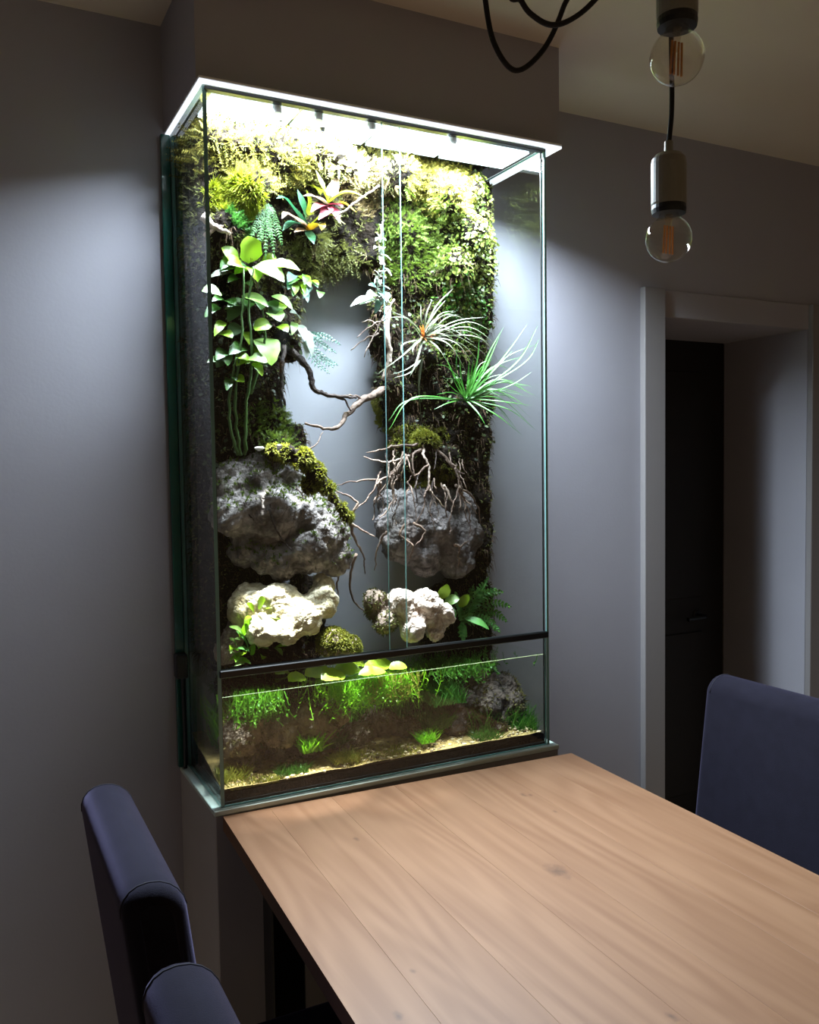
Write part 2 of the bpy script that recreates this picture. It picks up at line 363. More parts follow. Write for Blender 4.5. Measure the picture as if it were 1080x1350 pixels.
M['silvervine'] = leafmat('silvery_vine_leaf', (120, 132, 112), (150, 158, 144), .5, .25)
M['aqua'] = leafmat('aquatic_green', (90, 160, 16), (140, 200, 40), .4, .4)
M['aqua_mid'] = leafmat('aquatic_mid_green', (50, 104, 16), (96, 150, 30), .4, .35)
M['aqua_dark'] = leafmat('aquatic_dark_green', (44, 96, 24), (80, 126, 40), .4, .35)
M['aqua_yellow'] = leafmat('aquatic_yellow_green', (120, 130, 40), (176, 170, 74), .5, .35)
M['float'] = mat('floating_leaf', (150, 190, 30), .35, var=(180, 205, 60), nscale=25., transl=.4)
M['root'] = mat('pale_root', (124, 104, 88), .8, var=(74, 56, 46), nscale=30., bump=.5, bscale=150.)
M['bark'] = mat('dark_bark', (62, 48, 40), .85, var=(34, 26, 22), nscale=30., bump=.7, bscale=150.)
M['driftwood'] = mat('pale_driftwood', (190, 172, 156), .8, var=(130, 108, 92), nscale=30., bump=.5, bscale=120.)

# ================================================================== SETTING
def struct(name, mb, m, parent=None):
    o = mb.build(name, m, parent)
    if parent is None: o['kind'] = 'structure'
    return o
DX0, DX1, DZ = 1.581, 2.29, 2.02            # doorway
CZ = 2.612
struct('floor', MB().box(-2.2, 3.6, -3.2, 1.4, -.06, 0.), M['floor'])
struct('ceiling', MB().box(-2.2, 3.6, -3.2, 1.4, CZ, CZ + .06), M['ceiling'])
BW = WALL
wb = MB(); wb.box(-2.2, DX0, BW, BW + .39, 0, CZ); wb.box(DX1, 3.6, BW, BW + .39, 0, CZ); wb.box(DX0, DX1, BW, BW + .39, DZ, CZ)
struct('wall_back', wb, M['wall'])
struct('wall_left', MB().box(-2.26, -2.2, -3.2, 1.4, 0, CZ), M['wall'])
struct('wall_right', MB().box(3.6, 3.66, -3.2, 1.4, 0, CZ), M['wall'])
struct('wall_hallway', MB().box(.9, 3.2, 1.34, 1.4, 0, CZ), M['wall'])
bulk = struct('wall_bulkhead', MB().box(-.0127, .928, .0, BW, ZT + .0115, CZ), M['wall'])
# door casing, three boards, proud of the wall
tr = MB().box(1.493, DX0, BW - .024, BW, 0, 2.108, .002, 1); t1 = struct('trim_1', tr, M['casing'])
struct('trim_2', MB().box(DX0, DX1, BW - .006, BW, DZ, 2.108, .002, 1), M['wall'])
struct('trim_3', MB().box(DX1, DX1 + .088, BW - .024, BW, 0, 2.108, .002, 1), M['casing'])
dr = struct('door_1', MB().box(DX0, DX1, BW + .392, BW + .432, 0, DZ + .02, .003, 1), M['door'])
pn = MB()
for z0, z1 in ((.2, .86), (1.0, 1.9)): pn.box(DX0 + .12, DX1 - .12, BW + .386, BW + .393, z0, z1, .003, 1)
pn.build('door_panel', M['door'], dr)
hn = MB().lathe([(.024, 0), (.024, .004), (.02, .008)], (0, 0, 0), 16); hn.v = [Vector((2.145 + v.x, BW + .392 - v.z, .925 + v.y)) for v in hn.v]
hn.tube([(2.145, BW + .388, .925), (2.145, BW + .345, .925), (2.13, BW + .335, .925), (2.04, BW + .335, .925)], .009, 8); hn.build('door_handle', M['black'], dr)

# ================================================================== PEDESTAL
ped = empty('pedestal', (.44, .16, 0), 'grey painted pedestal carrying the planted glass tank', 'pedestal')
MB().box(-.016, .905, -.012, BW - .001, 0, .786, .002, 1).build('body', M['pedestal'], ped)

# ================================================================== TERRARIUM
ter = empty('terrarium', (TW / 2, TD / 2, .79), 'tall glass terrarium with sliding doors and a water section', 'terrarium')
bp_ = MB().box(-.018, TW + .022, -.014, TD, .7865, .7985, .0015, 1); o = bp_.build('base_plate', M['plate'], ter)
def pane(name, x0, x1, y0, y1, z0, z1, axis):
    m = MB().box(x0, x1, y0, y1, z0, z1); o = m.build(name, M['glass'], ter); o.data.materials.append(M['edge'])
    for p in o.data.polygons:
        if abs(p.normal[axis]) < .5: p.material_index = 1
    return o
G = .008
ZDIV = ZB + .299
pane('glass_pane', 0, G, .0, TD - .012, ZB, ZT, 0)                        # left side
pane('glass_pane', TW - G, TW, .0, TD - .012, ZB, ZT, 0)                  # right side
pane('glass_pane', .0, TW + .0, TD - .010, TD - .002, ZB, ZT, 1)       # back
pane('glass_pane', G + .0005, TW - G - .0005, .001, G, ZB, ZDIV - .014, 1)           # lower front
pane('glass_door', G + .0005, .468, .0045, .0095, ZDIV + .004, ZT - .006, 1)          # sliding doors
pane('glass_door', .418, TW - G - .0005, -.0025, .0025, ZDIV + .004, ZT - .006, 1)
MB().box(G * .5, TW - G * .5, -.006, .012, ZDIV - .013, ZDIV + .004, .002, 1).build('dividing_rail', M['blackmetal'], ter)
MB().box(G * .5, TW - G * .5, -.006, .012, ZT - .008, ZT - .001, .001, 1).build('top_rail', M['blackmetal'], ter)
for (x, y) in ((G, G), (TW - G - .003, G), (G, TD - .014), (TW - G - .003, TD - .014)):
    MB().box(x, x + .003, y, y + .003, ZB, ZT - .004).build('silicone_seam', M['black'], ter)
MB().box(G, TW - G, .0085, .012, ZB, ZB + .006).build('silicone_seam', M['black'], ter)
MB().box(-.024, -.0025, TD - .016, TD - .001, ZB, ZT, .001, 1).build('shaded_glass_edge_strip', M['teal'], ter)  # glass edge strip, opaque and dark to stand in for the shaded wall band
# light hood
M['mirror'] = mat('added_hood_mirror', (200, 205, 206), .12, metal=1.)  # mirror added under the hood to repeat the plants like a glass lid
hood = MB().box(-.012, TW + .036, -.022, TD - .004, ZT + .005, ZT + .011, .0015, 1).build('light_hood', M['white'], ter)
fr = MB()
fr.box(-.011, TW + .035, -.021, -.007, ZT + .0, ZT + .005); fr.box(-.011, -.001, -.007, TD - .004, ZT, ZT + .005); fr.box(TW + .001, TW + .035, -.007, TD - .004, ZT, ZT + .005)
fr.build('glowing_rim', M['rim_glow'], hood)
MB().box(.01, TW - .01, .012, TD - .013, ZT + .001, ZT + .0048).build('added_mirror', M['mirror'], hood)
for i in range(4):
    x0 = .03 + i * .21; MB().box(x0, x0 + .200, .035, .165, ZT - .004, ZT + .0005, .002, 1).build('led_panel', M['led'], hood)
def fixture(x, y, tgt, power, size):
    b = Vector((x, y, ZT - .002)); d = (Vector(tgt) - b).normalized()
    MB().tube([b, b + d * .006, b + d * .018, b + d * .022], [.006, .010, .012, .012], 14).build('spot_lamp', M['white'], hood)
    spot('spot_light', b + d * .026, tgt, power, (.95, .97, 1.), size)

# ================================================================== TABLE
tab = empty('dining_table', (.45, -.9, 0), 'light oak plank dining table pushed against the terrarium pedestal', 'table')
TA = math.radians(-2.3)
def trot(m):
    for i, v in enumerate(m.v):
        x, y = v.x, v.y; m.v[i] = Vector((x * math.cos(-TA) * 1. + y * math.sin(-TA) * 1., -x * math.sin(-TA) + y * math.cos(-TA), v.z)) + Vector((0., -.0146, 0))
    return m
seams = [0., .105, .25, .408, .53, .68, .80, .918]
for i in range(len(seams) - 1):
    trot(MB().box(seams[i] + .0001, seams[i + 1] - .0001, -1.75, .0, .753, .785, .00025, 1)).build('plank', M['oak'], tab)
for x in (.06, .79):
    for y in (-1.66, -.16):
        trot(MB().box(x, x + .07, y, y + .07, 0., .70, .003, 1)).build('leg', M['tablemetal'], tab)
for x in (.06, .82): trot(MB().box(x, x + .04, -1.66, -.09, .70, .753, .002, 1)).build('rail', M['tablemetal'], tab)
for y in (-1.66, -.13): trot(MB().box(.10, .82, y, y + .04, .70, .753, .002, 1)).build('rail', M['tablemetal'], tab)

# ================================================================== CHAIRS
def slab(prof, y0, y1, r, nr=5, ny=10):
    """a soft slab: closed profile in (x,z) swept along y with rounded ends"""
    m = MB(); n = len(prof); cx = sum(p[0] for p in prof) / n; cz = sum(p[1] for p in prof) / n
    ys = []
    for i in range(nr): a = math.pi / 2 * i / nr; ys.append((y0 + r * (1 - math.sin(a)), r * (1 - math.cos(a)) ))
    ys = [(y0 + r * (1 - math.sin(math.pi / 2 * i / nr)), r * (1 - math.cos(math.pi / 2 * i / nr))) for i in range(nr, 0, -1)] + [(y0 + r + (y1 - y0 - 2 * r) * i / ny, 0.) for i in range(ny + 1)] + [(y1 - r * (1 - math.sin(math.pi / 2 * i / nr)), r * (1 - math.cos(math.pi / 2 * i / nr))) for i in range(1, nr + 1)]
    for y, ins in ys:
        for j, (x, z) in enumerate(prof):
            a = prof[j - 1]; b = prof[(j + 1) % n]; t = Vector((b[0] - a[0], b[1] - a[1])); t.normalize(); nx, nz = t.y, -t.x
            if (x - cx) * nx + (z - cz) * nz < 0: nx, nz = -nx, -nz
            m.v.append(Vector((x - nx * ins, y, z - nz * ins)))
    for i in range(len(ys) - 1):
        for j in range(n):
            j2 = (j + 1) % n; m.f.append((i * n + j, i * n + j2, (i + 1) * n + j2, (i + 1) * n + j))
    m.f.append(tuple(range(n))); m.f.append(tuple((len(ys) - 1) * n + j for j in reversed(range(n))))
    return m
def rrect_lean(z0, z1, th, lean, r, n=5):
    """profile of a back: x = 0 at the front bottom, leaning backwards (negative x) upwards, rounded top"""
    out = []
    for (cx, cz, a0) in ((-r, z1 - r, 0), (-th + r, z1 - r, 90), (-th + .012, z0 + .012, 180), (-.012, z0 + .012, 270)):
        rr = r if a0 < 180 else .012
        for i in range(n + 1):
            a = math.radians(a0 + 90 * i / n); out.append((cx + rr * math.cos(a), cz + rr * math.sin(a)))
    return [(x - lean * ((z - z0) / (z1 - z0)) ** 1.3, z) for x, z in out]
def make_chair():
    """faces +x, back stands behind x=0"""
    c = empty('dining_chair', (0, 0, 0), 'x', 'chair', 'upholstered dining chairs at the oak table')
    bk = slab(rrect_lean(.40, 1.0, .085, .075, .04), -.225, .225, .022).build('backrest', M['fabric'], c, True)
    for p_ in bk.data.polygons:
        if len(p_.vertices) > 4: p_.use_smooth = False
    pf = rrect_lean(.40, 1.0, .085, .075, .04)
    for y in (-.203, .203):
        MB().tube([(x, y, z) for x, z in pf[:12]], .0014, 5).build('seam', M['piping'], bk, True)
    slab([(-.04, .40), (-.04, .47), (-.02, .485), (.38, .485), (.41, .475), (.415, .45), (.41, .40)], -.225, .225, .02).build('seat', M['fabric'], c, True)
    for x in (-.07, .375):
        for y in (-.205, .165):
            m = MB().box(x, x + .04, y, y + .04, 0, .41, .003, 1)
            for v in m.v:
                k = 1 - .3 * (1 - v.z / .41); v.x = x + .02 + (v.x - x - .02) * k; v.y = y + .02 + (v.y - y - .02) * k
            m.build('leg', M['leg'], c)
    return c
def copy_tree(o, parent=None):
    c = o.copy(); C.objects.link(c); c.parent = parent
    for ch in list(o.children): copy_tree(ch, c)
    return c
ch = make_chair()
ch.location = (-.165, -.505, 0); ch['label'] = 'grey-violet upholstered chair on the left, nearer the terrarium'
c2 = copy_tree(ch); c2.location = (-.175, -1.125, 0); c2.rotation_euler.z = 0; c2['label'] = 'grey-violet upholstered chair at the bottom left, nearest the camera'
c3 = copy_tree(ch); c3.location = (1.115, -.475, 0); c3.rotation_euler.z = math.pi; c3['label'] = 'grey-violet upholstered chair across the table by the doorway'

# ================================================================== PENDANT LAMPS
def pendant(px, py_top, Y, sc, label, py_socket, swag, hookp):
    """socket centre under pixel px; py_socket = top of socket body"""
    top = at(px, py_socket, Y)
    e = empty('pendant_lamp', top, label, 'lamp', 'bare bulb pendants above the table')
    s = sc
    so = MB().lathe([(.003 * s, .022 * s), (.006 * s, .021 * s), (.0065 * s, .004 * s), (.019 * s, .002 * s), (.0240 * s, -.004 * s), (.0252 * s, -.012 * s), (.0252 * s, -.068 * s), (.0245 * s, -.071 * s), (.018 * s, -.071 * s)], top, 28).build('socket', M['socket'], e, False)
    MB().lathe([(.0245 * s, -.0705 * s), (.0250 * s, -.0765 * s), (.0240 * s, -.083 * s), (.0135 * s, -.0835 * s)], top, 28).build('socket_ring', M['black'], e)
    zc = -.119 * s; R = .0335 * s; pr = [(.0135 * s, -.082 * s), (.0150 * s, -.088 * s)]
    for i in range(3, 17): a = math.pi * i / 16.5; pr.append((R * math.sin(a), zc + R * math.cos(a)))
    pr.append((.0003, zc - R)); bl = MB().lathe(pr, top, 28, True).build('bulb', M['bulbglass'], e, True)
    for dx in (-.008, -.003, .003, .008):
        MB().tube([top + Vector((dx * s, 0, -.100 * s)), top + Vector((dx * s * 1.15, .002, -.140 * s))], .0016 * s, 6).build('filament', M['filament'], bl)
    MB().tube([top + Vector((0, 0, -.084 * s)), top + Vector((0, 0, -.10 * s)), top + Vector((0, 0, -.112 * s))], [.006 * s, .004 * s, .002 * s], 8).build('glass_stem', M['bulbglass'], bl)
    hk = Vector((hookp[0], hookp[1], CZ))
    MB().tube(bez([top + Vector((0, 0, .018 * s)), top + Vector((.006, .0, .08)), top + Vector((.004, 0, .2)), Vector((top.x, top.y, CZ - .03))], 8), .0036, 8).build('cord', M['cord'], e, True)
    MB().tube(bez(swag, 10), .0036, 8).build('cord', M['cord'], e, True)
    MB().lathe([(.012, 0), (.012, -.006), (.005, -.012), (.004, -.034)], (top.x, top.y, CZ), 12).build('hook', M['black'], e)
    return e
Ys = -.87
def swg(pix, Y, top0, top1):
    p = [at(x, y, Y) for x, y in pix]; return [Vector(top0)] + p + [Vector(top1)]
lowtop = at(882, 206, Ys); lowtop2 = at(893, -38, -1.03)
pendant(882, 0, Ys, 1.02, 'bare bulb pendant with grey socket hanging lower, its socket in full view', 206,
        swg([(636, -60), (640, 0), (652, 58), (680, 93), (716, 66), (742, 12), (760, -60)], Ys, (.15, -.87, CZ - .02), (.34, -.87, CZ - .02)), (.47, -.87))
pendant(893, 0, -1.03, 1.0, 'bare bulb pendant hanging higher, socket cut by the top edge of the photo', -54,
        swg([(662, -60), (688, 2), (706, 23), (729, 33), (756, 24), (786, -2), (830, -60)], -.93, (.12, -.93, CZ - .02), (.345, -.98, CZ - .02)), (.345, -1.03))

# ================================================================== INSIDE THE TERRARIUM
fixture(.17, .018, at(388, 812, .05), 420., 15)
fixture(.62, .018, at(552, 800, .05), 170., 12)
fixture(.40, .018, at(500, 930, .05), 130., 20)  # extra spot, added to brighten the middle of the water
fixture(.27, .018, at(345, 975, .03), 120., 14)  # extra spot, added to lift the dark left side of the water
# ---- water section
sandm = MB(); nx, ny = 60, 22
for j in range(ny + 1):
    for i in range(nx + 1):
        x = .009 + (TW - .018) * i / nx; y = .0125 + (TD - .026) * j / ny
        z = .832 + .05 * (j / ny) ** 1.2 + .007 * noise.noise(Vector((x * 9, y * 9, 0))) - .006 * (x / TW)
        if j == 0: z = .833 + .004 * noise.noise(Vector((x * 14, 0, 3)))
        sandm.v.append(Vector((x, y, z)))
for j in range(ny):
    for i in range(nx): a = j * (nx + 1) + i; sandm.f.append((a, a + 1, a + nx + 2, a + nx + 1))
base = len(sandm.v)
tag(sandm.build('sand_bed', M['sand'], None, True), 'pale yellow sand bed on the bottom of the water section', 'sand', kind='stuff')
tag(MB().box(.009, TW - .009, .0125, TD - .013, .801, .826, .001, 1).build('substrate_layer', M['substrate']), 'black substrate layer under the sand at the tank bottom', 'substrate', kind='stuff')
WL = 1.040
wm = MB().box(.009, TW - .009, .0105, TD - .013, .829, WL)
wt = wm.build('water', M['water'])
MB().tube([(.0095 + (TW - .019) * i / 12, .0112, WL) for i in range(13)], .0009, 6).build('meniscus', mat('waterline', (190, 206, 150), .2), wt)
tag(wt, 'clear greenish water filling the lower tank section', 'water', kind='stuff')

def rock(name, label, specs, m, voxel=.006, amp=.017, freq=15., seed=1, cat='rock', group=None, ridged=True):
    b = blob([(at(x, y, Y), r) for x, y, Y, r in specs], voxel, amp, freq, ridged, seed, .0015, 14)
    for v in b.v: v.y = min(max(v.y, .0135), TD - .0135); v.x = min(max(v.x, .0095), TW - .0095)
    o = b.build(name, m, None, False); o.data.polygons.foreach_set('use_smooth', [True] * len(o.data.polygons)); tag(o, label, cat, group); return b
rk = 'stones in the terrarium'
rockL = rock('rock', 'large grey overhanging rock on the left with mossy top', [(305, 645, .22, .07), (340, 645, .215, .075), (350, 675, .175, .075), (395, 680, .18, .076), (425, 705, .16, .07), (405, 728, .14, .06), (440, 735, .15, .05), (375, 742, .145, .045), (310, 675, .18, .06), (350, 735, .16, .04), (378, 628, .21, .05), (408, 640, .2, .045), (345, 615, .22, .045), (328, 715, .2, .055), (340, 700, .19, .06), (310, 690, .23, .05), (420, 660, .19, .056)], M['rock'], seed=3, group=rk)
rockR = rock('rock', 'dark grey craggy rock on the right wrapped in roots', [(525, 670, .215, .06), (560, 664, .21, .068), (600, 668, .215, .062), (608, 705, .175, .062), (565, 700, .165, .075), (530, 715, .16, .063), (560, 732, .145, .058), (598, 732, .155, .058), (525, 695, .18, .062)], M['rock2'], seed=8, group=rk)
stoneL = rock('rock', 'pale yellowish stone lit brightly under the left overhang', [(330, 800, .17, .06), (370, 797, .12, .06), (400, 812, .075, .05), (424, 792, .10, .042), (380, 836, .06, .034), (345, 832, .085, .04), (425, 772, .14, .03)], M['pale'], amp=.013, freq=17., seed=5, group=rk)
stoneR = rock('rock', 'pinkish white stone lit brightly under the right rock', [(530, 798, .10, .046), (560, 798, .09, .045), (582, 812, .09, .036), (545, 828, .07, .036), (575, 835, .08, .03)], M['pale2'], amp=.011, freq=30., seed=6, group=rk)
stoneM = rock('rock', 'dark mossy stone beside the pinkish white stone', [(495, 792, .12, .034), (508, 820, .1, .034), (498, 802, .14, .038)], M['brownrock'], amp=.008, freq=26., seed=7, group=rk)
ballG = rock('rock', 'small round stone covered in yellow moss above the waterline', [(440, 848, .07, .044), (460, 854, .08, .032)], M['brownrock'], amp=.007, freq=26., seed=9, group=rk)
bank = rock('rock', 'reddish brown crumbly stone in the lower left corner', [(308, 838, .19, .035), (312, 812, .2, .028), (300, 855, .19, .035)], M['brownrock'], amp=.01, freq=30., seed=10, group=rk)
for i, (lb, sp, s) in enumerate([
    ('long brown stone lying underwater on the left', [(315, 975, .10, .05), (365, 965, .10, .048), (405, 950, .10, .045), (440, 938, .12, .04), (330, 950, .13, .06), (425, 965, .1, .035)], 11),
    ('large dark underwater stone in the right half', [(640, 925, .12, .06), (668, 935, .12, .058), (610, 930, .13, .052), (690, 945, .13, .04), (628, 895, .15, .048), (655, 955, .09, .042), (660, 905, .15, .05), (600, 960, .1, .035)], 12),
    ('brown underwater stone in the middle behind the plants', [(470, 970, .15, .045), (500, 955, .17, .05), (450, 990, .12, .03), (540, 965, .14, .035)], 13),
    ('low brown stone underwater left of centre, under the green fern', [(400, 1000, .13, .04), (365, 1000, .14, .038), (330, 1005, .12, .03)], 14)]):
    rock('rock', lb, sp, M['darkrock'] if s == 12 else M['brownrock'], amp=.012, freq=22., seed=s, group=rk)

uw = [b_ for b_ in bpy.data.objects if b_.get('label', '').find('underwater') >= 0]
def wsamples(o, n, test):
    m = MB(); m.v = [v.co.copy() for v in o.data.vertices]; m.f = [tuple(p.vertices) for p in o.data.polygons]; return samples(m, n, test)
for o_ in uw:
    tag(tufts(wsamples(o_, 420, lambda p, n: n.y < .3 and noise.noise(p * 25.) > -.05), 5, .004, .014, .0022).build('aquatic_moss', M['uw_moss']), 'olive moss growing on the ' + o_['label'], 'moss', kind='stuff')
gm = MB()
for i in range(420):
    x = random.uniform(.015, TW - .015); y = random.uniform(.016, .12); r = random.uniform(.0015, .006)
    z = .832 + .05 * max(0, (y - .0125) / (TD - .026)) ** 1.2; bm_ = bmesh.new(); bmesh.ops.create_icosphere(bm_, subdivisions=1, radius=r, matrix=Matrix.Translation((x, y, z)) @ Matrix.Diagonal((random.uniform(.8, 1.5), 1., random.uniform(.5, .9), 1))); gm.bm(bm_)
tag(gm.build('gravel', M['gravel']), 'small brown and cream gravel lying on the sand', 'gravel', kind='stuff')
# ---- planted backdrop
sp = []
rnd = random.Random(3)
def col(px, py0, py1, step, Y, r):
    y = py0
    while y <= py1: sp.append((at(px + rnd.uniform(-6, 6), y, Y + rnd.uniform(-.02, .02)), r * rnd.uniform(.9, 1.12))); y += step
col(292, 150, 610, 26, .235, .045); col(318, 160, 600, 26, .235, .05); col(350, 165, 560, 26, .25, .048); col(372, 170, 440, 26, .25, .045)
col(395, 175, 370, 24, .25, .045); col(420, 175, 345, 24, .25, .045); col(450, 185, 345, 24, .25, .045); col(480, 190, 350, 24, .25, .045)
col(508, 195, 560, 24, .25, .035); col(535, 200, 640, 26, .24, .045); col(565, 205, 640, 26, .235, .05); col(595, 212, 640, 26, .235, .05); col(625, 218, 760, 26, .25, .045); col(640, 440, 750, 26, .27, .033); col(640, 225, 420, 24, .25, .035)
col(385, 440, 470, 12, .26, .03); col(385, 575, 600, 12, .23, .035)
for z in (2.30, 2.24, 2.18, 2.12, 2.05): sp.append((Vector((.055, .255, z)), .045)); sp.append((Vector((.05, .19, z)), .036))
for i in range(13): sp.append((at(285 + i * 28, 158 + i * 5.2, .19), .038))
for i in range(7): sp.append((at(285 + i * 26, 172 + i * 5.2, .145), .034))
col(290, 620, 880, 24, .26, .04); col(320, 740, 880, 24, .275, .036); col(350, 750, 880, 24, .28, .034); col(385, 760, 880, 24, .285, .03); col(415, 770, 880, 24, .285, .028)
col(625, 760, 880, 24, .265, .04); col(600, 760, 880, 24, .275, .034); col(655, 780, 890, 24, .275, .034); col(570, 780, 880, 24, .28, .03)
for z in [1.12 + .022 * i for i in range(56)]:
    sp.append((Vector((.05, .28, z)), .036 + .004 * rnd.random())); sp.append((Vector((.045, .235, z)), .034 + .005 * rnd.random()))
# ledges that carry the plants
for x, y, Y, r in ((330, 250, .15, .05), (300, 300, .15, .04), (430, 275, .17, .045), (410, 305, .17, .04), (590, 260, .16, .05), (625, 310, .16, .045), (600, 350, .16, .045), (450, 210, .17, .05), (370, 200, .16, .05), (520, 230, .17, .045), (560, 470, .18, .035), (615, 535, .18, .04), (560, 590, .17, .04), (590, 610, .17, .04), (320, 350, .17, .045), (330, 450, .18, .04), (365, 590, .16, .035)):
    sp.append((at(x, y, Y), r))
sp = [(Vector((min(max(c.x, r + .012), TW - r - .012), min(c.y, TD - .016 - r * .95), min(c.z, ZT - .014 - r))), r) for c, r in sp]
bd = blob(sp, .011, .011, 22., False, 2, .002)
for v in bd.v: v.y = min(v.y, TD - .0135); v.x = min(max(v.x, .0095), TW - .0095); v.z = min(v.z, ZT - .014)
backdrop = bd.build('planted_backdrop', M['soil'], None, True); tag(backdrop, 'dark soil backdrop behind the moss and plants', 'backdrop')

def inell(px, py, rx, ry, Y=.17):
    c = at(px, py, Y); kx = (at(px + rx, py, Y) - c).length; kz = (at(px, py + ry, Y) - c).length
    return lambda p: ((p.x - c.x) / kx) ** 2 + ((p.z - c.z) / kz) ** 2 < random.uniform(.55, 1.25)
def front(t): return lambda p, n: n.y < .35 and t(p)
def moss(label, m, mb, name='moss_patch', cat='moss'):
    o = mb.build(name, m); tag(o, label, cat, kind='stuff'); return o
def S(b, n, e): return samples(b, n, front(inell(*e)))
anyw = lambda p: p.z > at(350, 540, .17).z or p.x < at(400, 500, .17).x
moss('thin olive moss creeping all over the dark backdrop', M['moss_olive'], tufts(samples(bd, 3200, front(lambda p: p.z > at(500, 420, .17).z)), 5, .006, .016, .0022))
moss('sparse dark moss on the lower backdrop columns', M['moss_olive'], tufts(samples(bd, 2600, front(lambda p: p.z <= at(500, 420, .17).z)), 4, .004, .012, .002))
moss('fine brown rootlets and litter hanging on the backdrop columns', M['litter'], tufts(samples(bd, 1800, front(lambda p: p.z <= at(500, 330, .17).z)), 3, .010, .026, .0016, droop=1.6, up=-.3), 'root_litter', 'litter')
moss('dark leaflets scattered over the shaded backdrop columns', M['fig_dark'], leaflets(samples(bd, 900, front(lambda p: at(500, 620, .17).z < p.z <= at(500, 380, .17).z)), .010, out=.01), 'creeping_fig', 'creeper')
moss('feathery yellow-green moss in the upper left corner', M['moss_yellow'], feathers(S(bd, 1500, (335, 195, 85, 60)), .018, .042, 6, .008, .0024))
moss('bright yellow moss cushion at the left under the feathery moss', M['moss_bright'], tufts(S(bd, 700, (303, 262, 34, 28)), 8, .010, .026, .0022))
moss('moss coloured pale as if overlit, below the lights at the top centre', M['moss_lit'], feathers(S(bd, 1000, (450, 205, 70, 34)), .016, .036, 6, .007, .0024))
moss('dry brownish moss right of the upper bromeliad', M['moss_dry'], feathers(S(bd, 420, (485, 250, 34, 32)), .014, .03, 5, .007, .002))
moss('yellow-green moss in the upper right', M['moss_yellow'], feathers(S(bd, 1000, (575, 235, 50, 42)), .014, .034, 6, .007, .0023))
moss('green moss hanging in the middle of the right side', M['moss_green'], feathers(S(bd, 900, (550, 315, 42, 62)), .014, .034, 6, .007, .0023, droop=.9))
moss('olive moss over the grey oval gap', M['moss_olive'], feathers(S(bd, 600, (440, 335, 56, 28)), .014, .034, 5, .007, .0022, droop=1.))
moss('fresh green moss tuft under the yellow cushion', M['fern_top'], feathers(S(bd, 160, (310, 297, 22, 14)), .016, .03, 6, .008, .0024))
moss('green moss hanging beside the dark root on the left', M['moss_green'], feathers(S(bd, 400, (360, 560, 40, 32)), .014, .03, 6, .007, .0022))
moss('dark green moss around the air plants', M['moss_green'], tufts(S(bd, 500, (600, 430, 50, 50)), 6, .006, .014, .002))
moss('moss strip under the roots at the right column edge', M['moss_rock'], tufts(S(bd, 350, (506, 545, 18, 24)), 7, .006, .014, .002))
moss('yellow-green moss ledge above the tangled roots', M['moss_rock'], tufts(S(bd, 700, (550, 575, 45, 14)), 8, .006, .014, .002))
moss('moss patch between the roots on the right rock', M['moss_rock'], tufts(S(rockR, 260, (582, 632, 26, 14, .1)) + S(bd, 260, (580, 625, 28, 14)), 7, .005, .012, .002))
def leafy(b, n, e, s): return leaflets(S(b, n, e), s, out=.016)
moss('small-leaved creeping fig covering the right edge of the backdrop', M['fig'], leafy(bd, 2600, (620, 320, 45, 110), .010), 'creeping_fig', 'creeper')
moss('dark small-leaved creeper under the creeping fig', M['aqua_dark'], leafy(bd, 700, (620, 405, 40, 40), .009), 'creeping_fig', 'creeper')
moss('yellow moss coat on the small round stone', M['moss_rock'], tufts(samples(ballG, 700, lambda p, n: n.y < .4 and n.z > -.3), 7, .004, .010, .002))
moss('green moss fringe on top of the left overhanging rock', M['moss_green'], tufts(samples(rockL, 500, lambda p, n: n.z > .35 and n.y < .5), 6, .006, .015, .002))
moss('olive moss coat on the dark stone beside the pinkish stone', M['moss_olive'], tufts(samples(stoneM, 300, lambda p, n: n.y < .4), 6, .003, .009, .002))

bk_ = rock('soil_bank', 'dark earth bank along the back of the water section', [(x_, 905 - (x_ - 300) * .03, .285, .045) for x_ in range(300, 690, 26)] + [(x_, 950 - (x_ - 300) * .06, .275, .05) for x_ in range(300, 690, 26)] + [(x_, 985 - (x_ - 300) * .08, .26, .045) for x_ in range(300, 690, 26)], M['soil'], voxel=.01, amp=.012, freq=20., seed=21, cat='soil', ridged=False)
moss('dark moss growing on the earth bank under water', M['aqua_dark'], tufts(samples(bk_, 1200, lambda p, n: n.y < .2), 5, .008, .022, .0028), 'aquatic_moss')
# ---- branches and roots
def twig(label, pix, r0, r1, m, name='branch', cat='branch', group=None, parent=None):
    pts = bez([at(*p) for p in pix], 6); n = len(pts)
    pts = [p + rv(.0012) + Vector((noise.noise(p * 60.), noise.noise(p * 60. + Vector((9, 3, 1))) * .5, noise.noise(p * 60. + Vector((2, 7, 5))))) * .004 for p in pts]; rad = [r0 + (r1 - r0) * (i / (n - 1)) ** .8 for i in range(n)]
    rad = [r * random.uniform(.86, 1.14) for r in rad]
    o = MB().tube(pts, rad, 7).build(name, m, parent, True)
    if label: tag(o, label, cat, group)
    return o
br = 'branches and roots'
e = empty('branch', at(392, 470, .2), 'dark twisted branch reaching into the grey gap from the left', 'branch', br)
twig(None, [(372, 455, .24), (395, 472, .2), (408, 490, .18), (413, 512, .17), (430, 520, .16), (452, 523, .15), (470, 524, .15)], .011, .003, M['bark'], 'limb', parent=e)
twig(None, [(440, 521, .155), (455, 530, .15), (463, 541, .15)], .0035, .002, M['bark'], 'twig', parent=e)
e = empty('branch', at(515, 505, .2), 'bare grey branch reaching left from the right column', 'branch', br)
twig(None, [(525, 500, .24), (498, 517, .2), (475, 530, .17), (460, 545, .16), (448, 561, .15), (430, 564, .145), (403, 559, .14)], .012, .003, M['root'], 'limb', parent=e)
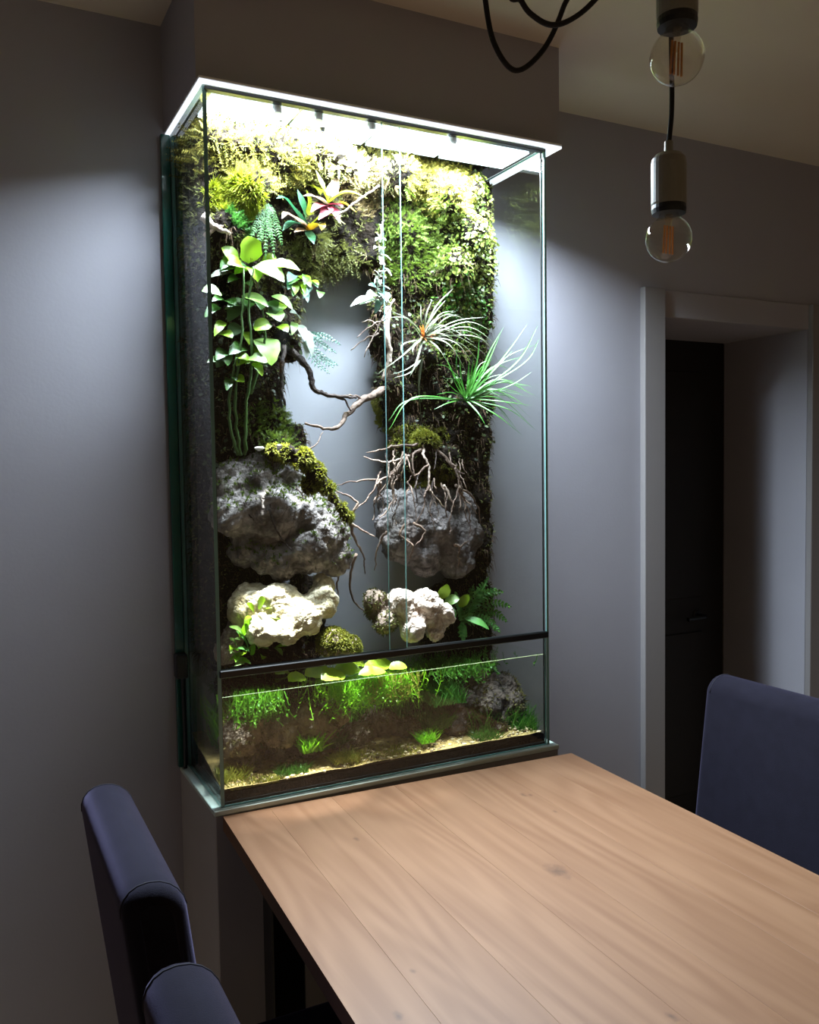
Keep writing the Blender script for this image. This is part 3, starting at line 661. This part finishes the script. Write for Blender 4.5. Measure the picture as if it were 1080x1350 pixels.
twig(None, [(478, 529, .17), (470, 522, .165), (458, 521, .16)], .004, .002, M['root'], 'twig', parent=e)
twig('dark straight root hanging beside the left column', [(374, 455, .2), (372, 490, .18), (371, 515, .175), (376, 535, .17)], .007, .003, M['bark'], 'root', 'root', br)
twig('pale weathered wood stump at the edge of the right column', [(512, 405, .18), (510, 440, .155), (514, 470, .15), (505, 500, .16)], .009, .006, M['driftwood'], 'stump', 'wood', br)
e = empty('driftwood', at(290, 295, .12), 'pale broken driftwood at the left glass under the yellow moss', 'wood', br)
twig(None, [(268, 285, .12), (285, 300, .12), (304, 308, .11)], .012, .004, M['driftwood'], 'limb', parent=e)
twig(None, [(272, 312, .13), (285, 300, .12), (298, 297, .12)], .007, .003, M['driftwood'], 'limb', parent=e)
e = empty('branch', at(400, 640, .1), 'mossy root running down over the left rock to the right', 'branch', br)
mr = [(360, 593, .12), (395, 600, .085), (418, 618, .075), (432, 645, .07), (448, 668, .068), (462, 684, .07)]
lm = twig(None, mr, .011, .007, M['bark'], 'limb', parent=e)
pp = bez([at(*q) for q in mr], 20)
mo = MB()
cl = blob([(at(q_[0], q_[1], q_[2] - .045), q_[3]) for q_ in ((362, 594, .14, .016), (378, 597, .13, .02), (400, 606, .12, .026), (416, 622, .12, .024), (408, 640, .13, .02), (430, 642, .115, .016), (440, 658, .11, .010), (450, 670, .11, .013), (457, 681, .11, .014))], .005, .006, 50., False, 4)
cl.build('moss_clump', M['soil'], e, True)
pts = samples(cl, 900, lambda p, n: n.y < .5 and noise.noise(p * 45.) > -.25)
k = tufts(pts, 5, .004, .012, .002).build('moss_coat', M['moss_rock'], e); k['kind'] = 'stuff'
twig(None, [(415, 612, .085), (428, 622, .08), (434, 632, .08), (437, 640, .08)], .003, .0015, M['bark'], 'twig', parent=e)
twig(None, [(400, 596, .09), (418, 585, .09), (424, 570, .1)], .0022, .001, M['root'], 'twig', parent=e)
# white shelf fungus by that root
fg = MB()
for (x, y, r) in ((342, 591, .012), (356, 594, .010), (368, 588, .009)):
    c = at(x, y, .10); fg.lathe([(.002, -.006), (r * .7, -.003), (r, 0), (r * .8, .003), (.001, .004)], c, 12)
tag(fg.build('shelf_fungus', mat('pale_fungus', (205, 208, 205), .6), None, True), 'pale grey shelf fungus on the mossy root', 'fungus')
# tangled roots over the right rock
rootmass = empty('root_tangle', at(545, 600, .1), 'tangle of pale roots hanging over the right rock', 'roots')
for pix in [[(x, y, Y + .035) for x, y, Y in q_] for q_ in [[(560, 588, .12), (558, 600, .09), (566, 612, .07), (566, 640, .06), (572, 652, .058), (585, 668, .06)],
            [(572, 590, .11), (590, 606, .08), (603, 622, .07), (604, 645, .06), (598, 665, .055), (592, 690, .06)],
            [(604, 640, .06), (612, 660, .07), (618, 672, .075), (620, 690, .08)],
            [(555, 592, .11), (546, 598, .09), (544, 615, .08), (548, 630, .075), (551, 640, .075)],
            [(566, 612, .07), (556, 620, .07), (548, 628, .072)],
            [(535, 604, .1), (524, 618, .08), (512, 628, .07), (500, 634, .06), (490, 650, .055), (480, 662, .055), (466, 676, .06), (462, 690, .07)],
            [(512, 628, .07), (518, 640, .065), (519, 655, .06), (510, 675, .055), (500, 684, .055)],
            [(502, 634, .062), (500, 650, .06), (495, 665, .06)],
            [(555, 586, .12), (520, 588, .1), (500, 594, .09), (483, 597, .09)],
            [(540, 600, .11), (520, 608, .09), (500, 607, .085), (480, 603, .09)],
            [(512, 632, .07), (490, 632, .07), (462, 635, .08), (445, 640, .09)],
            [(566, 640, .062), (560, 655, .058), (558, 670, .06), (548, 690, .062)],
            [(590, 606, .08), (600, 620, .072), (613, 624, .08)],
            [(585, 640, .07), (594, 655, .062), (600, 668, .06)],
            [(462, 688, .07), (466, 705, .08), (474, 722, .09), (480, 740, .1), (481, 755, .1)],
            [(464, 690, .07), (480, 700, .075), (494, 708, .08)],
            [(466, 676, .06), (470, 660, .06), (450, 650, .08), (442, 648, .1)],
            [(600, 718, .065), (606, 722, .064), (604, 735, .064), (605, 745, .066)], [(605, 722, .064), (618, 712, .07)],
            [(510, 700, .07), (502, 712, .075), (496, 730, .08), (494, 750, .09)],
            [(535, 690, .06), (528, 705, .06), (545, 720, .055), (540, 735, .06)],
            [(600, 640, .07), (620, 652, .085), (630, 668, .1), (634, 690, .11)],
            [(545, 690, .06), (560, 700, .052), (548, 720, .055)],
            [(470, 730, .13), (462, 760, .15), (466, 790, .16), (480, 805, .17), (492, 815, .17)],
            [(455, 735, .14), (446, 760, .16), (445, 790, .17)]]]:
    twig(None, pix, random.uniform(.0032, .0046), .0014, M['root'] if random.random() < .75 else M['driftwood'], 'root', parent=rootmass)
for i in range(34):
    x = random.uniform(500, 612); y = random.uniform(592, 660); Y_ = .105; pix = [(x, y, Y_ + .03)]; dx = random.uniform(-7, 5)
    for k in range(random.randint(2, 4)): x += dx + random.uniform(-6, 6); y += random.uniform(8, 18); pix.append((x, y, Y_ - .01 + random.uniform(-.006, .006)))
    twig(None, pix, random.uniform(.0016, .0028), .0009, M['root'] if random.random() < .7 else M['bark'], 'root', parent=rootmass)
rl = empty('rock_roots', at(360, 690, .05), 'thin dark roots clinging to the grey face of the left rock', 'roots')
for pix in [[(x, y, Y + .06) for x, y, Y in q_] for q_ in [[(355, 672, .04), (365, 700, .04), (380, 720, .045), (402, 742, .06)], [(392, 642, .07), (398, 655, .06), (400, 660, .06)], [(358, 650, .07), (356, 668, .05), (362, 690, .04)], [(418, 665, .07), (426, 678, .06), (440, 690, .065)], [(318, 660, .07), (330, 680, .06), (338, 690, .06)]]]:
    twig(None, pix, .003, .0012, M['bark'], 'root', parent=rl)

# ---- leaves
def strap(parent, pts, w0, m, n=6, tipw=.1, fold=.3, nrm=(0, -.5, 1), name='leaf', peak=.3):
    p = bez(pts, n); k = len(p); wd = []
    for i in range(k):
        t = i / (k - 1); wd.append(w0 * ((.6 + .4 * t / peak) if t < peak else max(tipw * .2, 1 - ((t - peak) / (1 - peak)) ** 1.8)))
    return MB().ribbon(p, wd, nrm, fold).build(name, m, parent, True)
def broad(parent, px, py, Y, tx, ty, tY, w, m, droop=.25, nrm=(0, -.8, .6), name='leaf'):
    a = at(px, py, Y); b = at(tx, ty, tY); ln = (b - a).length; p = []; wd = []
    for i in range(9):
        t = i / 8; q = a.lerp(b, t) + Vector(nrm).normalized() * ln * droop * math.sin(math.pi * t) * .6; p.append(q)
        wd.append(w * max(.02, (math.sin(math.pi * min(1, t ** .75 * 1.0)) ** .7)) * random.uniform(.9, 1.1))
    return MB().ribbon(p, wd, nrm, .22).build(name, m, parent, True)

# broad-leaved plant on the left
bp1 = empty('broadleaf_plant', at(320, 600, .15), 'broad-leaved light green plant climbing the left side', 'plant')
G1, G2 = M['pothos'], M['pothos_pale']
for a in [(329, 348, .10, 327, 311, .07, .060, G1), (312, 350, .10, 292, 326, .09, .045, G1), (322, 352, .10, 300, 348, .07, .045, G1), (336, 350, .09, 375, 372, .05, .055, G2), (352, 350, .09, 396, 357, .06, .034, G1), (330, 352, .10, 340, 372, .06, .036, G1),
          (345, 345, .12, 365, 340, .10, .03, G1), (318, 390, .10, 354, 405, .06, .03, G2), (356, 412, .10, 370, 424, .06, .045, G2), (358, 390, .11, 386, 408, .07, .026, G2), (334, 432, .08, 358, 431, .06, .045, G1), (346, 446, .10, 358, 482, .06, .062, G2),
          (310, 470, .09, 330, 474, .07, .024, G1), (328, 472, .08, 352, 478, .05, .034, G2), (334, 478, .08, 346, 496, .06, .024, G1), (336, 456, .11, 340, 468, .08, .024, G1), (366, 430, .11, 380, 438, .08, .03, G1), (372, 400, .12, 366, 412, .09, .03, G1),
          (300, 360, .1, 276, 366, .09, .018, M['till_silver']), (292, 388, .05, 266, 384, .03, .032, G2), (322, 372, .11, 332, 378, .08, .026, M['stem']), (310, 408, .12, 296, 408, .1, .014, G2), (345, 480, .11, 366, 470, .1, .03, M['stem']), (318, 430, .13, 300, 445, .1, .035, M['stem']), (300, 470, .13, 285, 485, .1, .035, M['stem']), (322, 395, .13, 300, 425, .11, .04, M['stem'])]:
    broad(bp1, a[0], a[1], a[2] + .03, a[3], a[4], a[5] + .035, *a[6:])
for i in range(34):
    x = random.uniform(284, 385); y = random.uniform(330, 505); dk = random.random()
    if x > 350 and y > 440: continue
    a_ = random.uniform(0, 6.28); L_ = random.uniform(14, 28); broad(bp1, x, y, .15, x + math.cos(a_) * L_, y + abs(math.sin(a_)) * L_ * .8, .11, random.uniform(.02, .04), M['pothos'] if dk < .25 else M['leaf_mid'])
for pix in [[(318, 600, .16), (310, 540, .13), (318, 450, .11), (322, 352, .10)], [(322, 600, .17), (325, 540, .13), (332, 470, .11), (328, 400, .11), (335, 352, .09)], [(315, 600, .16), (303, 560, .13), (306, 500, .12), (312, 470, .1)], [(330, 520, .14), (345, 470, .12), (350, 440, .11), (345, 400, .12)]]:
    twig(None, pix, .0045, .002, M['stem'] if random.random() < .6 else M['moss_olive'], 'stem', parent=bp1)
# bromeliads
b1 = empty('bromeliad', at(432, 275, .12), 'bromeliad with dark red heart and yellow-green arching leaves', 'plant', 'bromeliads')
c = (432, 270, .11)
for pts, w, m in [([(432, 268, .11), (425, 248, .10), (416, 224, .10)], .024, M['brom']), ([(434, 266, .11), (440, 248, .12), (446, 230, .13)], .022, M['brom_pale']), ([(434, 268, .11), (446, 258, .09), (462, 254, .075), (486, 262, .06)], .022, M['brom']), ([(430, 270, .11), (416, 260, .09), (400, 258, .07)], .022, M['brom_pale']),
                  ([(430, 266, .12), (418, 250, .13), (402, 242, .14)], .022, M['brom']), ([(436, 270, .12), (452, 268, .13), (470, 280, .12)], .02, M['brom_orange']), ([(432, 272, .10), (430, 280, .07), (420, 290, .05)], .022, M['brom_red']), ([(434, 272, .10), (442, 282, .07), (448, 294, .06)], .02, M['brom_red']), ([(430, 271, .1), (420, 272, .07), (410, 280, .06)], .02, M['brom_red']), ([(434, 270, .1), (446, 270, .08), (452, 274, .07)], .018, M['brom_red'])]:
    strap(b1, [at(q[0], q[1], q[2] + .025) for q in pts], w * 1.45, m)
b2 = empty('bromeliad', at(410, 300, .12), 'bromeliad with blue-green and orange leaves, below the red-hearted one', 'plant', 'bromeliads')
for pts, w, m in [([(405, 300, .12), (390, 280, .10), (376, 262, .09), (364, 262, .08)], .026, M['brom_dark']), ([(405, 302, .12), (392, 290, .08), (378, 282, .07), (372, 288, .06)], .02, M['brom_pale']), ([(406, 304, .12), (398, 304, .08), (388, 306, .06)], .02, M['brom_pale']), ([(408, 304, .11), (416, 298, .08), (424, 297, .06), (424, 304, .055)], .024, M['brom_orange']), ([(408, 300, .11), (420, 288, .09), (436, 284, .08), (456, 296, .06)], .016, M['brom']),
                  ([(405, 298, .13), (398, 270, .12), (392, 250, .12)], .026, M['brom_dark']), ([(408, 298, .13), (410, 275, .13), (404, 250, .13)], .022, M['brom']), ([(406, 304, .11), (410, 314, .08), (414, 322, .07)], .018, M['brom_dark']), ([(404, 300, .13), (385, 295, .12), (372, 305, .11)], .022, M['brom_dark'])]:
    strap(b2, [at(q[0], q[1], q[2] + .025) for q in pts], w * 1.4, m)
twig('thin pale stick leaning across the moss beside the bromeliad', [(440, 288, .09), (470, 266, .07), (500, 245, .08)], .003, .002, M['driftwood'], 'stick', 'wood', br)
# air plants
def airplant(e, c, ends, m, w, heart=None):
    cc = at(*c)
    for i, en in enumerate(ends):
        mid = en[3:] if len(en) > 3 else None
        b = at(*en[:3]); d = b - cc
        if mid: q = at(*mid)
        else: q = cc.lerp(b, .5) + Vector((0, 0, d.length * random.uniform(.12, .26))) + rv(.006)
        strap(e, [cc + rv(.006), q, b], w * random.uniform(.75, 1.2), m, 7, peak=.12, fold=.6)
    if heart:
        for i in range(12):
            a = random.uniform(0, 6.28); d = Vector((math.cos(a) * .8 + .1, -.6 - random.random() * .5, math.sin(a) * .8 + .3)).normalized() * random.uniform(.02, .045)
            strap(e, [cc - d * .2, cc + d * .5 + Vector((0, 0, .004)), cc + d], w * 1.3, heart, 4, peak=.2)
a1 = empty('air_plant', at(555, 450, .14), 'silvery air plant with orange-red base', 'plant', 'air plants')
airplant(a1, (558, 446, .12), [(655, 440, .06, 615, 425, .07), (670, 470, .05, 620, 432, .06), (640, 418, .07, 600, 424, .09), (598, 380, .08, 575, 405, .09), (588, 395, .1, 572, 415, .1), (620, 500, .06, 592, 455, .05), (628, 485, .06, 600, 452, .06), (595, 486, .06, 578, 460, .06), (535, 482, .06, 530, 456, .07), (514, 410, .1, 540, 422, .1), (500, 420, .09, 535, 420, .09), (570, 395, .12, 562, 415, .11), (650, 455, .07, 612, 436, .07), (555, 400, .12, 555, 420, .11), (603, 450, .05, 580, 440, .05), (495, 495, .1, 530, 470, .08), (536, 505, .08, 548, 480, .08), (660, 480, .09, 630, 445, .08), (640, 490, .1, 610, 455, .09), (545, 470, .05, 545, 458, .06)], M['till_silver'], .0068, M['till_heart'])
airplant(a1, (556, 476, .1), [(515, 494, .08, 535, 488, .08), (520, 498, .07, 540, 492, .08), (556, 560, .11, 552, 510, .1)], M['till_silver'], .006)
for i in range(16):
    a_ = random.uniform(-.5, 1.3); r_ = random.uniform(40, 95); x_, y_ = 558 + math.cos(a_) * r_, 446 - math.sin(a_) * r_ * .6 + r_ * .15
    airplant(a1, (558, 446, .13), [(x_, y_, random.uniform(.06, .14))], M['till_silver'], .0048)
a2 = empty('air_plant', at(612, 530, .15), 'fresh green grassy air plant reaching to the right glass', 'plant', 'air plants')
airplant(a2, (614, 528, .12), [(710, 428, .03, 680, 480, .05), (697, 425, .06, 665, 470, .07), (712, 445, .05, 690, 480, .06), (702, 490, .04, 670, 510, .06), (690, 575, .04, 655, 548, .05), (704, 535, .05, 665, 530, .05), (708, 568, .03, 670, 540, .05), (512, 568, .06, 545, 525, .06), (572, 540, .06, 590, 532, .07), (512, 555, .1, 540, 528, .1), (632, 446, .1, 628, 480, .1), (603, 450, .1, 602, 490, .1), (595, 485, .1, 600, 505, .1), (650, 470, .08, 635, 495, .09), (660, 440, .09, 640, 485, .1), (585, 500, .09, 600, 515, .1), (640, 560, .05, 630, 545, .07), (680, 500, .07, 650, 508, .08), (576, 520, .08, 595, 518, .1), (625, 470, .07, 620, 500, .09), (676, 462, .1, 650, 490, .1), (606, 470, .12, 608, 500, .12), (690, 530, .08, 655, 520, .08), (668, 548, .08, 640, 535, .09), (585, 465, .13, 598, 495, .12)], M['till_green'], .0072)
airplant(a2, (628, 505, .14), [(712, 452, .08, 670, 470, .1), (705, 510, .07, 670, 505, .1), (665, 430, .12, 645, 465, .13), (690, 470, .11, 660, 480, .12), (700, 540, .1, 668, 520, .12)], M['till_green'], .006)
for i in range(26):
    a_ = random.uniform(-.7, 2.4); r_ = random.uniform(45, 100); x_, y_ = min(712, 616 + math.cos(a_) * r_), 525 - math.sin(a_) * r_ * .75 + r_ * .12
    airplant(a2, (616, 526, .13), [(x_, y_, random.uniform(.05, .15))], M['till_green'], .0055)
# ferns
def frond(e, pts, ln, m, n=14, name='frond', w=.005):
    p = bez(pts, 10); mb = MB(); mb.tube(p[::3] + [p[-1]], .0009, 4, False); K = len(p)
    tot = n
    for i in range(tot):
        t = (i + 1) / (tot + 1); k = min(int(t * (K - 1)), K - 2); q = p[k].lerp(p[k + 1], t * (K - 1) - k); d = (p[k + 1] - p[k]).normalized()
        sd = d.cross(Vector((0, -1, .4))).normalized(); L = ln * (math.sin(math.pi * min(.98, .18 + .82 * t)) ** .7)
        for s in (-1, 1):
            tip = q + (sd * s + d * .55).normalized() * L + Vector((0, 0, -.15 * L)) + rv(.002)
            mb.ribbon([q, q.lerp(tip, .5) + Vector((0, -.001, .001)), tip], [w * .6, w, w * .1], (0, -1, .4), .2)
    return mb.build(name, m, e)
f1 = empty('fern', at(352, 270, .13), 'drooping light green fern between the moss and the bromeliads', 'plant', 'ferns')
for ex, ey in ((338, 335), (350, 345), (362, 340), (372, 325), (345, 320), (330, 318), (358, 318)):
    frond(f1, [at(354, 268, .15), at((354 + ex) / 2 + random.uniform(-4, 4), 270 + (ey - 270) * .42, .125), at(ex, ey, .12)], .011, M['fern_top'], 18, w=.0034)
f2 = empty('fern', at(405, 435, .2), 'small blue-green fern reaching into the grey gap', 'plant', 'ferns')
for ex, ey, mx_, my in ((450, 455, 425, 442), (444, 466, 422, 452), (440, 485, 418, 468), (435, 493, 412, 472), (425, 446, 412, 440), (446, 482, 425, 470)):
    frond(f2, [at(402, 440, .22), at(mx_, my, .17), at(ex, ey, .15)], .014, M['fern_blue'], 12)
f3 = empty('fern', at(612, 830, .18), 'green fern at the water edge on the right', 'plant', 'ferns')
for ex, ey, mx_, my in ((665, 780, 640, 785), (675, 800, 645, 795), (655, 775, 630, 790), (670, 820, 645, 805), (625, 770, 615, 795), (640, 770, 625, 790), (600, 780, 605, 800), (660, 835, 640, 815), (610, 845, 610, 830), (645, 760, 628, 785)):
    frond(f3, [at(612, 822, .19), at(mx_, my, .15), at(ex, ey, .12)], .018, M['fern'] if random.random() < .6 else M['aqua_dark'], 12, w=.008)
pl = empty('leafy_plant', at(395, 440, .17), 'pale grey-green leaf rosette at the tip of the dark branch', 'plant')
for a in [(392, 428, .17, 402, 450, .12, .024), (398, 435, .17, 410, 458, .12, .024), (400, 440, .17, 412, 470, .13, .022), (388, 425, .17, 385, 442, .13, .02), (395, 420, .17, 382, 412, .13, .02), (402, 450, .16, 404, 474, .13, .018)]:
    broad(pl, *a, M['silvervine'] if a[0] > 390 else M['pothos_pale'])
pl = empty('leafy_plant', at(400, 375, .17), 'green leaves hanging at the upper left of the grey gap', 'plant')
for i in range(14):
    x = random.uniform(378, 425); y = random.uniform(360, 385); broad(pl, x, y, .16, x + random.uniform(-14, 16), y + random.uniform(2, 18), .12, random.uniform(.018, .03), random.choice([M['brom_dark'], M['fern_blue'], M['pothos'], M['aqua_dark']]))
# silvery vine down the middle
sv = empty('silver_vine', at(500, 310, .15), 'silvery small-leaved vine trailing down beside the door overlap', 'vine')
vp = [(503, 300, .13), (500, 330, .12), (506, 350, .11), (498, 375, .11), (500, 395, .11)]
twig(None, vp, .0022, .0012, M['root'], 'stem', parent=sv)
q = bez([at(*v) for v in vp], 8)
for i in range(34):
    p = random.choice(q); d = Vector((random.uniform(-1, 1), -.4 - .4 * random.random(), random.uniform(-.8, .8))).normalized(); ln = random.uniform(.018, .036)
    strap(sv, [p, p + d * ln * .5 + Vector((0, 0, .004)), p + d * ln], random.uniform(.008, .014), M['silvervine'], 4, peak=.4)
pl = empty('leafy_plant', at(495, 385, .14), 'pale green pointed leaves at the upper right of the grey gap', 'plant')
for a in [(500, 385, .12, 510, 398, .08, .03), (498, 390, .12, 482, 392, .08, .024), (495, 395, .12, 474, 402, .08, .022), (490, 396, .12, 462, 404, .07, .02), (502, 392, .12, 515, 392, .09, .024), (500, 396, .12, 494, 414, .1, .018), (505, 385, .12, 504, 372, .1, .022), (498, 382, .12, 486, 376, .1, .02)]:
    broad(pl, *a, M['fern_blue'] if a[3] > 485 else M['silvervine'])
tw = empty('dry_twigs', at(505, 430, .14), 'thin dry forked twigs sticking out at the right edge of the grey gap', 'twigs')
for a in ((520, 395, .13, 480, 470, .11), (512, 420, .14, 470, 445, .12), (500, 440, .14, 462, 462, .12), (498, 430, .14, 478, 424, .12)):
    twig(None, [a[:3], ((a[0] + a[3]) / 2, (a[1] + a[4]) / 2 - 4, a[2] - .01), a[3:]], .0026, .0012, M['root'], 'twig', parent=tw)
# misting nozzles
for i, (x, y) in enumerate(((370, 140), (425, 155))):
    t = at(x, y, .1); e = empty('mist_nozzle', t, 'black mist nozzle under the light hood, ' + ('left one' if i == 0 else 'right one'), 'nozzle', 'mist nozzles')
    MB().tube([(t.x, t.y, ZT - .001), (t.x, t.y, t.z)], .0035, 8).build('pipe', M['black'], e)
    MB().lathe([(.005, 0), (.008, -.004), (.008, -.022), (.005, -.028), (.003, -.034)], t, 12).build('nozzle_head', M['black'], e)
# ---- plants at and in the water
pl = empty('leafy_plant', at(330, 860, .15), 'bright green shoots at the lower left waterline', 'plant')
for i in range(30):
    x = random.uniform(298, 365); y = random.uniform(835, 872); broad(pl, x, y, .12, x + random.uniform(-22, 22), y + random.uniform(-26, 12), .07, random.uniform(.009, .02), random.choice([M['fern'], M['aqua'], M['pothos'], M['pothos_pale']]))
pl = empty('leafy_plant', at(350, 805, .12), 'yellow-green leaves in front of the pale lit stone', 'plant')
for a in [(340, 800, .1, 350, 790, .07, .03), (350, 808, .1, 372, 816, .07, .028), (335, 806, .1, 325, 796, .08, .02), (330, 812, .1, 322, 826, .08, .016), (348, 800, .1, 362, 800, .08, .018)]: broad(pl, *a, M['pothos'])
pl = empty('leafy_plant', at(590, 785, .12), 'bright leaves right of the pinkish white stone', 'plant')
for a in [(580, 790, .12, 590, 770, .09, .03), (585, 795, .12, 606, 790, .09, .03), (590, 800, .12, 600, 815, .09, .022), (612, 815, .12, 645, 830, .08, .022), (605, 800, .12, 618, 784, .1, .026)]: broad(pl, *a, random.choice([M['pothos'], M['pothos_pale'], M['fern']]))
def atz(px, py, z):
    d = FW + RT * ((px - 540) / FPX) - UP * ((py - 675) / FPX)
    return CAM + d * ((z - CAM.z) / d.z)
for x, y, L, wd_, an, lb in [(392, 897, .05, .04, 20, 'floating leaf at the left end of the row'), (420, 890, .07, .055, -15, 'floating leaf with a broad blade, second from the left'), (448, 899, .065, .05, 10, 'floating leaf touching the front glass, left of the middle'), (458, 886, .07, .055, 160, 'floating leaf just under the black rail, left of the middle'), (500, 880, .085, .05, 8, 'long floating leaf just under the black rail in the middle'), (492, 889, .07, .035, -8, 'narrow floating leaf in front of the long one'), (470, 877, .06, .05, 35, 'floating leaf half hidden behind the black rail'), (525, 882, .05, .035, -30, 'floating leaf at the right end of the row'), (372, 888, .05, .035, 40, 'small floating leaf near the green shoots')]:
    c0 = atz(x, y, WL + .003); c0.y = max(c0.y, .014 + wd_ * .5); d = Vector((math.cos(math.radians(an)), math.sin(math.radians(an)) * .5, 0)); p = []; wd = []
    for k in range(11):
        t = k / 10; p.append(c0 + d * L * (t - .5) + Vector((0, 0, rnd.uniform(.004, .008) * math.sin(t * 3.14) + .004 * abs(t - .5)))); wd.append(wd_ * max(.04, math.sin(math.pi * t) ** .55))
    o = MB().ribbon(p, wd, (0, -.45, 1), .2).build('floating_leaf', M['float'], None, True); tag(o, 'bright yellow-green ' + lb, 'leaf', 'floating leaves')
def grass(name, label, px, py, Y, n, rx, ry, h0, h1, m, w=.003, lean=.35, kind='stuff', cat='aquatic plant'):
    mb = MB(); c = at(px, py, Y); 
    for i in range(n):
        b = c + Vector((random.uniform(-rx, rx), random.uniform(-ry, ry), 0)); h = random.uniform(h0, h1); d = Vector((random.uniform(-lean, lean), random.uniform(-lean, lean), 1)).normalized()
        q = rv(.25 * h); p = [b, b + d * h * .5, b + d * h + Vector((q.x, q.y, -abs(q.z) * .6))]
        p = bez(p, 3)
        for v in p: v.y = min(max(v.y, .016), TD - .016); v.x = min(max(v.x, .012), TW - .012)
        mb.ribbon(p, [w * (1 - .8 * i / (len(p) - 1)) for i in range(len(p))], (0, -1, .2), .1)
    o = mb.build(name, m); tag(o, label, cat, None, kind); return o
def hanging(name, label, px, py, n, rx, y0, y1, l0, l1, m, w=.0022, lean=.5):
    mb = MB(); c = atz(px, py, WL)
    for i in range(n):
        b = Vector((c.x + random.gauss(0, .55) * rx, random.uniform(y0, y1), WL - random.uniform(.001, .012))); h = random.uniform(l0, l1); d = Vector((random.uniform(-lean, lean), random.uniform(-lean, lean), -1)).normalized()
        q = rv(.3 * h); p = bez([b, b + d * h * .5 + rv(.1 * h), b + d * h + Vector((q.x, q.y, 0))], 3)
        for v in p: v.y = min(max(v.y, .016), TD - .016); v.x = min(max(v.x, .012), TW - .012)
        mb.ribbon(p, [w * (1 - .8 * k / (len(p) - 1)) for k in range(len(p))], (0, -1, .2), .1)
        for k in range(2, len(p) - 1):
            e_ = p[k] + Vector((random.uniform(-1, 1), random.uniform(-.6, .6), random.uniform(-.6, .8))) * .010; mb.ribbon([p[k], (p[k] + e_) * .5, e_], [w, w * 1.3, w * .2], (0, -1, .2), .1)
    tag(mb.build(name, m), label, 'aquatic plant', kind='stuff')
hanging('floating_plant_roots', 'bright green root curtain hanging under the floating leaves in the middle', 505, 893, 900, .11, .016, .14, .03, .095, M['aqua'])
hanging('floating_plant_roots', 'yellow-green root strands hanging in front of the middle', 530, 890, 160, .05, .016, .06, .03, .08, M['aqua_yellow'])
hanging('floating_plant_roots', 'green feathery plant hanging at the left under the waterline', 345, 912, 240, .05, .02, .10, .03, .085, M['aqua_mid'], .003)
hanging('floating_plant_roots', 'dark green strands under the surface at the right', 640, 885, 300, .14, .03, .2, .02, .06, M['aqua_dark'], .003)
grass('aquatic_fern', 'dark green spiky aquatic plant left of the centre', 410, 990, .06, 110, .025, .015, .03, .06, M['aqua'], .006, .9)
grass('aquatic_fern', 'small bright aquatic tuft right of the centre near the sand', 562, 978, .05, 160, .018, .015, .02, .04, M['aqua'], .003, .9)
grass('aquatic_moss', 'green aquatic moss hanging at the left under the waterline', 340, 955, .12, 420, .045, .04, .04, .10, M['aqua_dark'], .003, .7)
grass('aquatic_moss', 'bright aquatic stems at the left side glass', 300, 985, .20, 160, .03, .07, .08, .15, M['aqua'], .004, .3)
for (x_, y_, Y_, n_, h_, mm_, lb_) in ((385, 1018, .045, 260, .03, 'aqua_dark', 'dark low aquatic tuft between the two left green plants'), (455, 1003, .05, 300, .035, 'aqua_yellow', 'olive aquatic tuft on the sand left of the middle'), (600, 990, .05, 260, .03, 'aqua_yellow', 'olive aquatic tuft in front of the large right stone'), (640, 975, .045, 300, .04, 'aqua_dark', 'dark aquatic tuft at the foot of the large right stone'), (695, 962, .06, 240, .06, 'aqua_dark', 'dark aquatic tuft in the right corner'), (305, 1030, .06, 260, .05, 'aqua_yellow', 'olive aquatic tuft in the left corner'), (430, 985, .11, 320, .06, 'aqua_dark', 'dark aquatic tuft behind the spiky plant'), (575, 960, .1, 300, .06, 'aqua_dark', 'dark aquatic tuft behind the small bright tuft')):
    grass('aquatic_tuft', lb_, x_, y_, Y_, n_, .035, .02, h_ * .4, h_, M[mm_], .003, 1.)
grass('aquatic_moss', 'low yellow aquatic moss on the sand at the left', 335, 1035, .03, 500, .055, .016, .008, .026, M['aqua_yellow'], .0028, 1.2)
grass('aquatic_moss', 'low yellow-green aquatic moss on the sand in the middle', 500, 1000, .06, 600, .10, .03, .01, .034, M['aqua_yellow'], .0028, 1.1)
grass('aquatic_moss', 'dark aquatic plants at the right end of the water', 650, 960, .12, 600, .10, .06, .03, .10, M['aqua_dark'], .004, .7)
grass('aquatic_moss', 'fresh green plant above the waterline beside the right fern', 585, 925, .10, 260, .05, .04, .03, .075, M['fern'], .004, .7)
grass('aquatic_moss', 'dark background stems behind the hanging roots', 470, 985, .22, 700, .36, .05, .08, .19, M['aqua_dark'], .005, .35)
# little filter box at the back left
fb = empty('filter_box', at(246, 885, .27), 'small black filter box at the back left edge of the tank', 'filter')
c0 = Vector((-.002, .285, 1.055))
MB().box(-.030, -.002, .27, .306, 1.03, 1.09, .004).build('box', M['black'], fb)
MB().tube(bez([(-.012, .288, 1.032), (-.012, .288, .98), (-.010, .292, .9), (-.010, .296, .80)], 6), .005, 8).build('hose', M['black'], fb, True)
